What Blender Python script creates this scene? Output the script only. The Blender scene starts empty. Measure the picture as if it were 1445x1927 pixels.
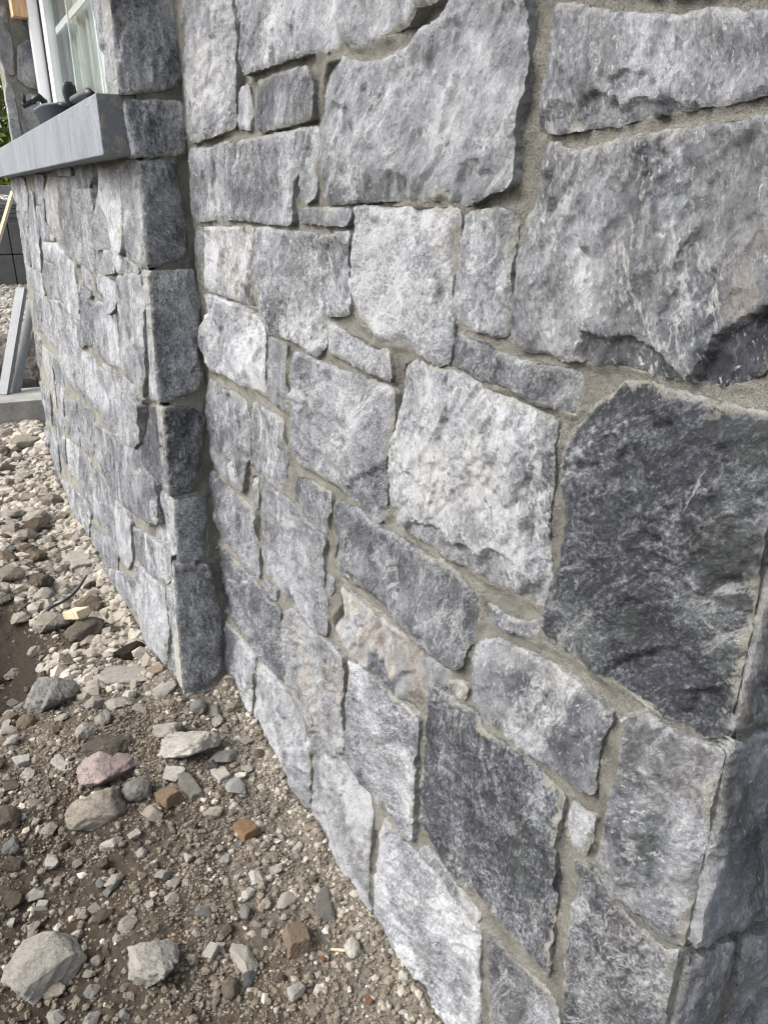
import bpy, math, random
import numpy as np
from mathutils import Vector, Matrix
from mathutils.geometry import delaunay_2d_cdt

S = bpy.context.scene
COL = S.collection
rng = np.random.default_rng(7)
random.seed(7)

# ------------------------------------------------------------------ camera, sky, sun, exposure
PITCH, YAW, CAM_H, CAM_Y = 22.4288, 29.0831, 1.25, 0.487
cd = bpy.data.cameras.new('camera')
cam = bpy.data.objects.new('camera', cd)
COL.objects.link(cam)
th, ps = math.radians(PITCH), math.radians(YAW)
fw = Vector((math.cos(ps) * math.cos(th), -math.sin(ps) * math.cos(th), -math.sin(th)))
rt = Vector((-math.sin(ps), -math.cos(ps), 0))
up = rt.cross(fw)
cam.matrix_world = Matrix(((rt.x, up.x, -fw.x, 0.0), (rt.y, up.y, -fw.y, CAM_Y), (rt.z, up.z, -fw.z, CAM_H), (0, 0, 0, 1)))
cd.sensor_fit = 'VERTICAL'
cd.sensor_height = 36.0
cd.lens = 1450.0 / 1927.0 * 36.0
cd.clip_start = 0.02
cd.clip_end = 1000
S.camera = cam

SUN_EL, SUN_AZ = 43.0, 76.0      # azimuth from +X towards +Y
w = bpy.data.worlds.new('World'); S.world = w; w.use_nodes = True
wn = w.node_tree.nodes; wl = w.node_tree.links
bg = wn['Background']
sky = wn.new('ShaderNodeTexSky'); sky.sky_type = 'NISHITA'; sky.sun_disc = False
sky.sun_elevation = math.radians(SUN_EL); sky.sun_rotation = math.radians(90 - SUN_AZ)
sky.air_density = 1.0; sky.dust_density = 4.0; sky.ozone_density = 1.0
hsv = wn.new('ShaderNodeHueSaturation'); hsv.inputs['Saturation'].default_value = .42      # thin white overcast
wl.new(sky.outputs[0], hsv.inputs['Color']); wl.new(hsv.outputs[0], bg.inputs[0]); bg.inputs[1].default_value = 0.15
sd = bpy.data.lights.new('sun', 'SUN'); sd.energy = 1.4; sd.angle = math.radians(36); sd.color = (1.0, 0.97, 0.93)
sun = bpy.data.objects.new('sun', sd); COL.objects.link(sun)
e, a = math.radians(SUN_EL), math.radians(SUN_AZ)
sun.rotation_euler = Vector((math.cos(e) * math.cos(a), math.cos(e) * math.sin(a), math.sin(e))).to_track_quat('Z', 'Y').to_euler()
S.view_settings.view_transform = 'Standard'
S.view_settings.look = 'None'
S.view_settings.gamma = 1
S.view_settings.use_curve_mapping = False
S.view_settings.exposure = 1.36
S.cycles.use_denoising = True
S.cycles.max_bounces = 5
S.cycles.diffuse_bounces = 3
S.cycles.filter_width = 1.25

# ------------------------------------------------------------------ numpy noise
_P = np.random.default_rng(11).permutation(256); _P = np.concatenate([_P, _P, _P])
_G = np.random.default_rng(12).normal(size=(256, 2)); _G /= np.linalg.norm(_G, axis=1)[:, None]

def perlin(x, y, seed=0):
    x = np.asarray(x, float) + seed * 17.31; y = np.asarray(y, float) + seed * 9.77
    xi = np.floor(x).astype(int); yi = np.floor(y).astype(int)
    xf = x - xi; yf = y - yi; xi &= 255; yi &= 255
    u = xf * xf * xf * (xf * (xf * 6 - 15) + 10); v = yf * yf * yf * (yf * (yf * 6 - 15) + 10)
    def g(ix, iy, dx, dy):
        h = _P[_P[ix & 255] + (iy & 255)]
        return _G[h, 0] * dx + _G[h, 1] * dy
    a = g(xi, yi, xf, yf); b = g(xi + 1, yi, xf - 1, yf); c = g(xi, yi + 1, xf, yf - 1); d = g(xi + 1, yi + 1, xf - 1, yf - 1)
    return ((a + u * (b - a)) * (1 - v) + (c + u * (d - c)) * v) * 1.4

def fbm(x, y, oct=4, seed=0):
    r = 0; amp = 1; f = 1; t = 0
    for k in range(oct):
        r = r + amp * perlin(x * f, y * f, seed + k * 3.1); t += amp; amp *= .5; f *= 2.03
    return r / t

def sstep(a, b, x):
    t = np.clip((x - a) / (b - a), 0, 1); return t * t * (3 - 2 * t)

# ------------------------------------------------------------------ object helpers
def link(o, parent=None):
    COL.objects.link(o)
    if parent is not None: o.parent = parent
    return o

def tag(o, label=None, cat=None, group=None, kind=None):
    if label: o['label'] = label
    if cat: o['category'] = cat
    if group: o['group'] = group
    if kind: o['kind'] = kind
    return o

def empty(name, loc, label, cat, group=None):
    o = bpy.data.objects.new(name, None); o.location = loc; o.empty_display_size = .05
    link(o); return tag(o, label, cat, group)

def mesh_obj(name, verts, faces, mat, parent=None, loc=(0, 0, 0), smooth=False):
    me = bpy.data.meshes.new(name)
    me.from_pydata([tuple(v) for v in verts], [], [tuple(int(i) for i in f) for f in faces])
    if smooth: me.polygons.foreach_set('use_smooth', [True] * len(me.polygons))
    me.materials.append(mat); me.update()
    o = bpy.data.objects.new(name, me); o.location = loc
    return link(o, parent)

def fast_mesh(name, V, F, mat, smooth=True):
    V = np.asarray(V, np.float32); F = np.asarray(F, np.int32); k = F.shape[1]
    me = bpy.data.meshes.new(name)
    me.vertices.add(len(V)); me.vertices.foreach_set('co', V.ravel())
    me.loops.add(F.size); me.loops.foreach_set('vertex_index', F.ravel())
    me.polygons.add(len(F)); me.polygons.foreach_set('loop_start', np.arange(0, F.size, k, dtype=np.int32))
    me.update(calc_edges=True)
    me.polygons.foreach_set('use_smooth', np.full(len(F), smooth))
    me.materials.append(mat); me.validate(); return me

def fattr(me, name, arr):
    at = me.attributes.new(name, 'FLOAT', 'POINT'); at.data.foreach_set('value', np.asarray(arr, np.float32))

def box(name, p0, p1, mat, parent=None, bevel=0.0, rot=None, loc=(0, 0, 0)):
    import bmesh
    bm = bmesh.new()
    x0, y0, z0 = p0; x1, y1, z1 = p1
    vs = [bm.verts.new(c) for c in ((x0, y0, z0), (x1, y0, z0), (x1, y1, z0), (x0, y1, z0), (x0, y0, z1), (x1, y0, z1), (x1, y1, z1), (x0, y1, z1))]
    for f in ((0, 3, 2, 1), (4, 5, 6, 7), (0, 1, 5, 4), (1, 2, 6, 5), (2, 3, 7, 6), (3, 0, 4, 7)): bm.faces.new([vs[i] for i in f])
    if bevel: bmesh.ops.bevel(bm, geom=list(bm.edges), offset=bevel, segments=2, affect='EDGES', profile=.6)
    me = bpy.data.meshes.new(name); bm.to_mesh(me); bm.free(); me.materials.append(mat)
    o = bpy.data.objects.new(name, me); o.location = loc
    if rot: o.rotation_euler = rot
    return link(o, parent)

# ------------------------------------------------------------------ materials
class NT:
    def __init__(s, name):
        s.m = bpy.data.materials.new(name); s.m.use_nodes = True; s.t = s.m.node_tree
        s.b = s.t.nodes['Principled BSDF']
    def n(s, typ, **kw):
        nd = s.t.nodes.new(typ)
        for k, v in kw.items():
            if k in nd.inputs: nd.inputs[k].default_value = v
            else: setattr(nd, k, v)
        return nd
    def l(s, a, b): s.t.links.new(a, b); return b
    def val(s, x, sock):
        if isinstance(x, (int, float)): sock.default_value = x
        else: s.t.links.new(x, sock)
    def math(s, op, a, b=0.0, c=None, clamp=False):
        nd = s.t.nodes.new('ShaderNodeMath'); nd.operation = op; nd.use_clamp = clamp
        s.val(a, nd.inputs[0]); s.val(b, nd.inputs[1])
        if c is not None: s.val(c, nd.inputs[2])
        return nd.outputs[0]
    def noise(s, vec, scale, detail=4, rough=.55, dist=0.0):
        nd = s.n('ShaderNodeTexNoise'); nd.inputs['Scale'].default_value = scale; nd.inputs['Detail'].default_value = detail
        nd.inputs['Roughness'].default_value = rough; nd.inputs['Distortion'].default_value = dist
        if vec is not None: s.l(vec, nd.inputs['Vector'])
        return nd.outputs[0]
    def ramp(s, fac, stops):
        nd = s.n('ShaderNodeValToRGB'); s.l(fac, nd.inputs[0]); el = nd.color_ramp.elements
        while len(el) < len(stops): el.new(.5)
        for q, (p, c) in zip(el, stops): q.position = p; q.color = c if len(c) == 4 else (*c, 1)
        return nd.outputs[0]
    def map(s, x, a, b, c=0.0, d=1.0):
        nd = s.n('ShaderNodeMapRange'); s.val(x, nd.inputs[0])
        for i, v in enumerate((a, b, c, d)): nd.inputs[i + 1].default_value = v
        return nd.outputs[0]
    def mix(s, fac, a, b):
        nd = s.n('ShaderNodeMix'); nd.data_type = 'RGBA'
        s.val(fac, nd.inputs[0])
        for x, sk in ((a, nd.inputs[6]), (b, nd.inputs[7])):
            if isinstance(x, tuple): sk.default_value = (*x, 1)
            else: s.l(x, sk)
        return nd.outputs[2]
    def bump(s, h, dist, strength=1.0, normal=None):
        nd = s.n('ShaderNodeBump'); nd.inputs['Strength'].default_value = strength; nd.inputs['Distance'].default_value = dist
        s.l(h, nd.inputs['Height'])
        if normal is not None: s.l(normal, nd.inputs['Normal'])
        return nd.outputs[0]
    def fin(s, col, rough, normal=None, spec=.35):
        if isinstance(col, tuple): s.b.inputs['Base Color'].default_value = (*col, 1)
        else: s.l(col, s.b.inputs['Base Color'])
        s.val(rough, s.b.inputs['Roughness'])
        s.b.inputs['Specular IOR Level'].default_value = spec
        if normal is not None: s.l(normal, s.b.inputs['Normal'])
        return s.m

def stone_material(name, axis):
    # obj.color: r tone, g warm, b streak angle, a unused;  attribute 'edge' = metres to the outline
    t = NT(name)
    oi = t.n('ShaderNodeObjectInfo'); co = t.n('ShaderNodeTexCoord')
    sp = t.n('ShaderNodeSeparateColor'); t.l(oi.outputs['Color'], sp.inputs[0])
    tone, warm, ang = sp.outputs[0], sp.outputs[1], sp.outputs[2]
    rnd = t.math('MULTIPLY', oi.outputs['Random'], 40.0)
    shift = t.n('ShaderNodeCombineXYZ'); t.l(rnd, shift.inputs[0]); t.l(t.math('MULTIPLY', rnd, 1.7), shift.inputs[1]); t.l(rnd, shift.inputs[2])
    vr = t.n('ShaderNodeVectorRotate'); vr.rotation_type = 'AXIS_ANGLE'; vr.inputs['Axis'].default_value = axis
    t.l(co.outputs['Object'], vr.inputs['Vector']); t.l(t.math('MULTIPLY', t.math('SUBTRACT', ang, .5), 3.1416), vr.inputs['Angle'])
    def shifted(v):
        ad = t.n('ShaderNodeVectorMath'); ad.operation = 'ADD'; t.l(v, ad.inputs[0]); t.l(shift.outputs[0], ad.inputs[1]); return ad.outputs[0]
    P = shifted(co.outputs['Object'])
    sc = t.n('ShaderNodeVectorMath'); sc.operation = 'MULTIPLY'; sc.inputs[1].default_value = (1, 1, .42)
    vs_ = t.n('ShaderNodeVectorMath'); vs_.operation = 'SCALE'; t.l(vr.outputs[0], vs_.inputs[0])
    t.l(t.map(t.math('FRACT', t.math('MULTIPLY', oi.outputs['Random'], 7.31)), 0, 1, .72, 1.35), vs_.inputs['Scale'])
    t.l(vs_.outputs[0], sc.inputs[0])
    s2 = t.n('ShaderNodeVectorMath'); s2.operation = 'MULTIPLY'; s2.inputs[1].default_value = (1, 1, .72); t.l(vs_.outputs[0], s2.inputs[0]); Q2 = shifted(s2.outputs[0])
    Q = shifted(sc.outputs[0])                        # stretched along the foliation
    big = t.noise(P, 8, 3, .6, .6)
    streak = t.noise(Q, 62, 9, .80, .5)
    med = t.noise(Q, 19, 6, .72, .9)
    fine = t.noise(P, 430, 5, .8)
    grain = t.noise(Q2, 270, 3, .65, .4)
    gr2 = t.noise(Q2, 150, 4, .7, .6)
    C = lambda x, lo, hi, amp: t.math('MULTIPLY', t.math('SUBTRACT', t.map(x, lo, hi), .5), amp)
    fr_ = t.n('ShaderNodeAttribute', attribute_name='fresh').outputs['Fac']; st_ = t.n('ShaderNodeAttribute', attribute_name='stain').outputs['Fac']
    v = t.math('ADD', t.math('ADD', t.math('MULTIPLY', tone, .95), .12), fr_)
    warm = t.math('ADD', warm, st_, clamp=True)
    cc = None
    for x, lo, hi, amp in ((big, .36, .64, .40), (med, .35, .65, .34), (streak, .36, .64, .24), (gr2, .38, .62, .32), (grain, .38, .62, .40), (fine, .35, .65, .20)):
        cc = C(x, lo, hi, amp)
        if x in (gr2, grain, streak): cc = t.math('MULTIPLY', cc, oi.outputs['Alpha'])
        v = t.math('ADD', v, cc)
    col = t.ramp(v, [(0.0, (.018, .021, .027)), (.22, (.050, .056, .068)), (.42, (.118, .126, .141)), (.60, (.214, .225, .243)), (.8, (.335, .35, .378)), (1.0, (.51, .522, .54))])
    # hue drift between violet and greenish slate
    hue = t.noise(P, 13, 2, .5)
    col = t.mix(t.map(hue, .45, .66, 0, .16), col, t.mix(.5, col, (.19, .175, .235)))
    col = t.mix(t.map(hue, .50, .36, 0, .30), col, t.mix(.5, col, (.20, .22, .195)))
    # chalky calcite bloom with ragged edges, and crystal flecks
    bloom = t.math('ADD', t.noise(Q, 10, 5, .7, 1.3), t.math('MULTIPLY', t.math('SUBTRACT', gr2, .5), .30))
    bloom = t.math('MULTIPLY', t.map(bloom, .55, .66), t.map(tone, .0, .45, .35, 1.0))
    col = t.mix(t.math('MULTIPLY', bloom, t.map(grain, .32, .58, .25, .85)), col, (.53, .54, .55))
    fleck = t.map(t.noise(Q, 300, 3, .7, .5), .585, .66)
    fleck = t.math('MULTIPLY', fleck, t.math('MULTIPLY', t.map(t.noise(P, 21, 3, .6), .38, .60, .15, 1), t.map(tone, .05, .4, .25, 1)))
    col = t.mix(t.math('MULTIPLY', fleck, .7), col, (.64, .645, .645))
    pit = t.math('MULTIPLY', t.map(t.noise(Q, 190, 3, .65, .4), .385, .34), t.map(t.noise(P, 17, 3, .6), .62, .42))
    col = t.mix(t.math('MULTIPLY', pit, .65), col, (.045, .047, .055))
    # a few pale veins
    vn = t.math('ABSOLUTE', t.math('SUBTRACT', t.noise(Q, 7.5, 6, .6, .9), .5))
    vn = t.math('MULTIPLY', t.map(vn, .010, .0), t.map(t.noise(P, 6, 2), .48, .58))
    col = t.mix(t.math('MULTIPLY', vn, .55), col, (.56, .56, .55))
    # iron / ochre stains on the warm stones
    tan = t.math('MULTIPLY', t.map(t.noise(Q, 13, 6, .75, 1.4), .42, .60), warm)
    col = t.mix(t.math('MINIMUM', t.math('MULTIPLY', tan, 1.05), .85), col, t.mix(t.map(streak, .4, .62), (.20, .163, .125), (.47, .435, .37)))
    # mortar smeared on to the rims and left as splashes
    ed = t.n('ShaderNodeAttribute', attribute_name='edge').outputs['Fac']
    sm = t.math('SUBTRACT', t.math('ADD', t.math('MULTIPLY', t.noise(P, 42, 6, .75), .060), -.0255), ed)
    sm = t.map(sm, -.0015, .0015)
    sm = t.math('MULTIPLY', sm, t.map(t.noise(P, 9, 2, .5), .46, .60))
    spl = t.math('MULTIPLY', t.map(t.noise(P, 95, 3, .6), .70, .725), t.map(t.noise(P, 10, 2), .54, .62))
    sm = t.math('MAXIMUM', sm, spl)
    mc = t.mix(t.map(fine, .35, .65), (.22, .215, .178), (.36, .35, .30))
    col = t.mix(t.math('MULTIPLY', sm, .88), col, mc)
    # pale bruised rim
    rim = t.math('MULTIPLY', t.map(ed, .006, .0, 0, 1), t.map(t.noise(P, 60, 4, .7), .45, .6))
    col = t.mix(t.math('MULTIPLY', rim, .4), col, (.55, .545, .53))
    # relief: cleavage flakes
    vor = t.n('ShaderNodeTexVoronoi'); vor.feature = 'F1'; vor.inputs['Scale'].default_value = 95; t.l(Q, vor.inputs['Vector'])
    h1 = t.math('ADD', t.math('MULTIPLY', streak, 1.0), t.math('MULTIPLY', vor.outputs['Distance'], .22))
    h1 = t.math('ADD', h1, t.math('MULTIPLY', grain, .30))
    nb = t.bump(med, .014, .85)
    nb = t.bump(h1, .0085, 1.0, nb)
    nb = t.bump(grain, .0032, 1.0, nb)
    nb = t.bump(fine, .0014, 1.0, nb)
    rough = t.map(v, 0, 1, .50, .80)
    return t.fin(col, rough, nb, .42)

M_STONE = stone_material('cleft stone', (0, 1, 0))
M_STONE_END = stone_material('cleft stone end grain', (1, 0, 0))

def mortar_material():
    t = NT('lime mortar'); co = t.n('ShaderNodeTexCoord').outputs['Object']
    a_, b_, c_ = t.noise(co, 16, 5, .6), t.noise(co, 130, 5, .7), t.noise(co, 520, 3, .7)
    col = t.mix(t.map(a_, .35, .65), (.215, .21, .182), (.34, .333, .292))
    col = t.mix(t.map(c_, .56, .74, 0, .55), col, (.09, .085, .07))
    col = t.mix(t.map(b_, .58, .72, 0, .5), col, (.34, .33, .28))
    nb = t.bump(b_, .0075, .9); nb = t.bump(c_, .0020, 1.0, nb)
    return t.fin(col, .93, nb, .15)
M_MORTAR = mortar_material()

def soil_material():
    t = NT('dusty soil'); co = t.n('ShaderNodeTexCoord').outputs['Object']
    a_, b_, c_, d_ = t.noise(co, 3.2, 4, .6), t.noise(co, 38, 6, .68), t.noise(co, 170, 5, .75), t.noise(co, 620, 3, .7)
    damp = t.n('ShaderNodeAttribute', attribute_name='damp').outputs['Fac']
    f = t.math('ADD', t.math('MULTIPLY', a_, .5), t.math('MULTIPLY', b_, .6))
    col = t.ramp(f, [(.35, (.050, .039, .028)), (.52, (.088, .070, .052)), (.68, (.14, .118, .092)), (.8, (.20, .175, .145))])
    dust = t.map(t.math('ADD', damp, t.math('MULTIPLY', t.math('SUBTRACT', b_, .5), .8)), .45, .15)
    col = t.mix(t.math('MULTIPLY', dust, .7), col, t.mix(c_, (.165, .148, .122), (.30, .275, .235)))
    wet = t.map(t.math('ADD', damp, t.math('MULTIPLY', t.math('SUBTRACT', b_, .5), .8)), .62, .9)
    col = t.mix(t.math('MULTIPLY', wet, .85), col, t.mix(c_, (.016, .012, .009), (.050, .038, .028)))
    col = t.mix(t.map(d_, .60, .70, 0, .75), col, (.30, .28, .245))
    col = t.mix(t.map(t.noise(co, 480, 2, .6), .60, .72, 0, .7), col, (.05, .04, .03))
    nb = t.bump(b_, .018, .8); nb = t.bump(c_, .008, 1.0, nb); nb = t.bump(d_, .0025, 1.0, nb)
    return t.fin(col, .95, nb, .12)
M_SOIL = soil_material()

def rock_material():
    t = NT('rubble rock'); oi = t.n('ShaderNodeObjectInfo'); tc = t.n('ShaderNodeTexCoord')
    ad = t.n('ShaderNodeVectorMath'); ad.operation = 'ADD'; t.l(tc.outputs['Object'], ad.inputs[0])
    r = t.math('MULTIPLY', oi.outputs['Random'], 50.0); cb = t.n('ShaderNodeCombineXYZ'); t.l(r, cb.inputs[0]); t.l(r, cb.inputs[2]); t.l(cb.outputs[0], ad.inputs[1])
    P = ad.outputs[0]
    a_, b_, c_ = t.noise(P, 2.2, 4, .65), t.noise(P, 9, 5, .7), t.noise(P, 34, 4, .75)
    hs = t.n('ShaderNodeHueSaturation'); t.l(oi.outputs['Color'], hs.inputs['Color'])
    t.l(t.math('ADD', t.map(a_, .35, .65, .42, .68), t.math('ADD', t.map(b_, .33, .67, -.08, .42), t.map(c_, .33, .67, .0, .35))), hs.inputs['Value'])
    col = hs.outputs[0]
    dirt = t.math('MULTIPLY', t.map(b_, .52, .68), t.map(a_, .48, .66))
    col = t.mix(t.math('MULTIPLY', dirt, .75), col, (.17, .145, .115))
    col = t.mix(t.map(c_, .60, .72, 0, .5), col, (.12, .11, .095))
    col = t.mix(t.map(c_, .42, .32, 0, .4), col, (.60, .575, .53))
    nb = t.bump(b_, .09, .9); nb = t.bump(c_, .04, 1.0, nb)
    return t.fin(col, .92, nb, .2)
M_ROCK = rock_material()

def gravel_material():
    t = NT('gravel'); tc = t.n('ShaderNodeTexCoord').outputs['Object']
    c = t.n('ShaderNodeAttribute', attribute_name='tint').outputs['Color']
    n = t.noise(tc, 260, 4, .7)
    col = t.mix(t.map(n, .36, .66, .1, .7), c, (.20, .178, .146))
    return t.fin(col, .92, t.bump(n, .003, .7), .2)
M_GRAVEL = gravel_material()

def plain(name, c, rough=.6, var=.25, scale=30, bump=.0, metal=0.0, spec=.4):
    t = NT(name); co = t.n('ShaderNodeTexCoord').outputs['Object']
    a_, b_ = t.noise(co, scale, 5, .65), t.noise(co, scale * 6, 3, .7)
    f = t.math('ADD', t.math('MULTIPLY', a_, .65), t.math('MULTIPLY', b_, .35))
    lo = tuple(max(0, x * (1 - var * 1.6)) for x in c); hi = tuple(min(1, x * (1 + var * 1.6)) for x in c)
    col = t.mix(t.map(f, .3, .7), lo, hi)
    t.b.inputs['Metallic'].default_value = metal
    return t.fin(col, rough, t.bump(f, bump, .8) if bump else None, spec)

def wood_material(name, c1, c2):
    t = NT(name); co = t.n('ShaderNodeTexCoord').outputs['Object']
    mp = t.n('ShaderNodeMapping'); mp.inputs['Scale'].default_value = (1, 1, .08); t.l(co, mp.inputs[0])
    n = t.noise(mp.outputs[0], 130, 5, .6, .8)
    return t.fin(t.mix(t.map(n, .35, .65), c1, c2), .75, t.bump(n, .002, .6), .25)

def slate_material():
    t = NT('sawn slate'); co = t.n('ShaderNodeTexCoord').outputs['Object']
    mp = t.n('ShaderNodeMapping'); mp.inputs['Scale'].default_value = (1, 1, .35); t.l(co, mp.inputs[0])
    a_, b_, c_ = t.noise(mp.outputs[0], 11, 6, .7, 1.6), t.noise(co, 90, 5, .75), t.noise(co, 28, 5, .7, 1)
    col = t.mix(t.map(a_, .34, .66), (.098, .112, .130), (.185, .20, .222))
    col = t.mix(t.map(b_, .58, .75, 0, .35), col, (.13, .137, .148))
    col = t.mix(t.map(c_, .62, .74, 0, .4), col, (.34, .345, .35))
    gn = t.n('ShaderNodeNewGeometry'); sx = t.n('ShaderNodeSeparateXYZ'); t.l(gn.outputs['Normal'], sx.inputs[0])
    endf = t.math('MULTIPLY', t.map(sx.outputs[0], -.6, -.9), 1.0)           # faces turned towards -X get a darker, ochre-veined colour
    col = t.mix(t.math('MULTIPLY', endf, .8), col, t.mix(t.map(c_, .5, .6), (.10, .103, .108), (.21, .19, .14)))
    return t.fin(col, t.map(a_, .35, .65, .4, .75), t.bump(b_, .003, .8, t.bump(c_, .004, .5)), .4)

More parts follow.
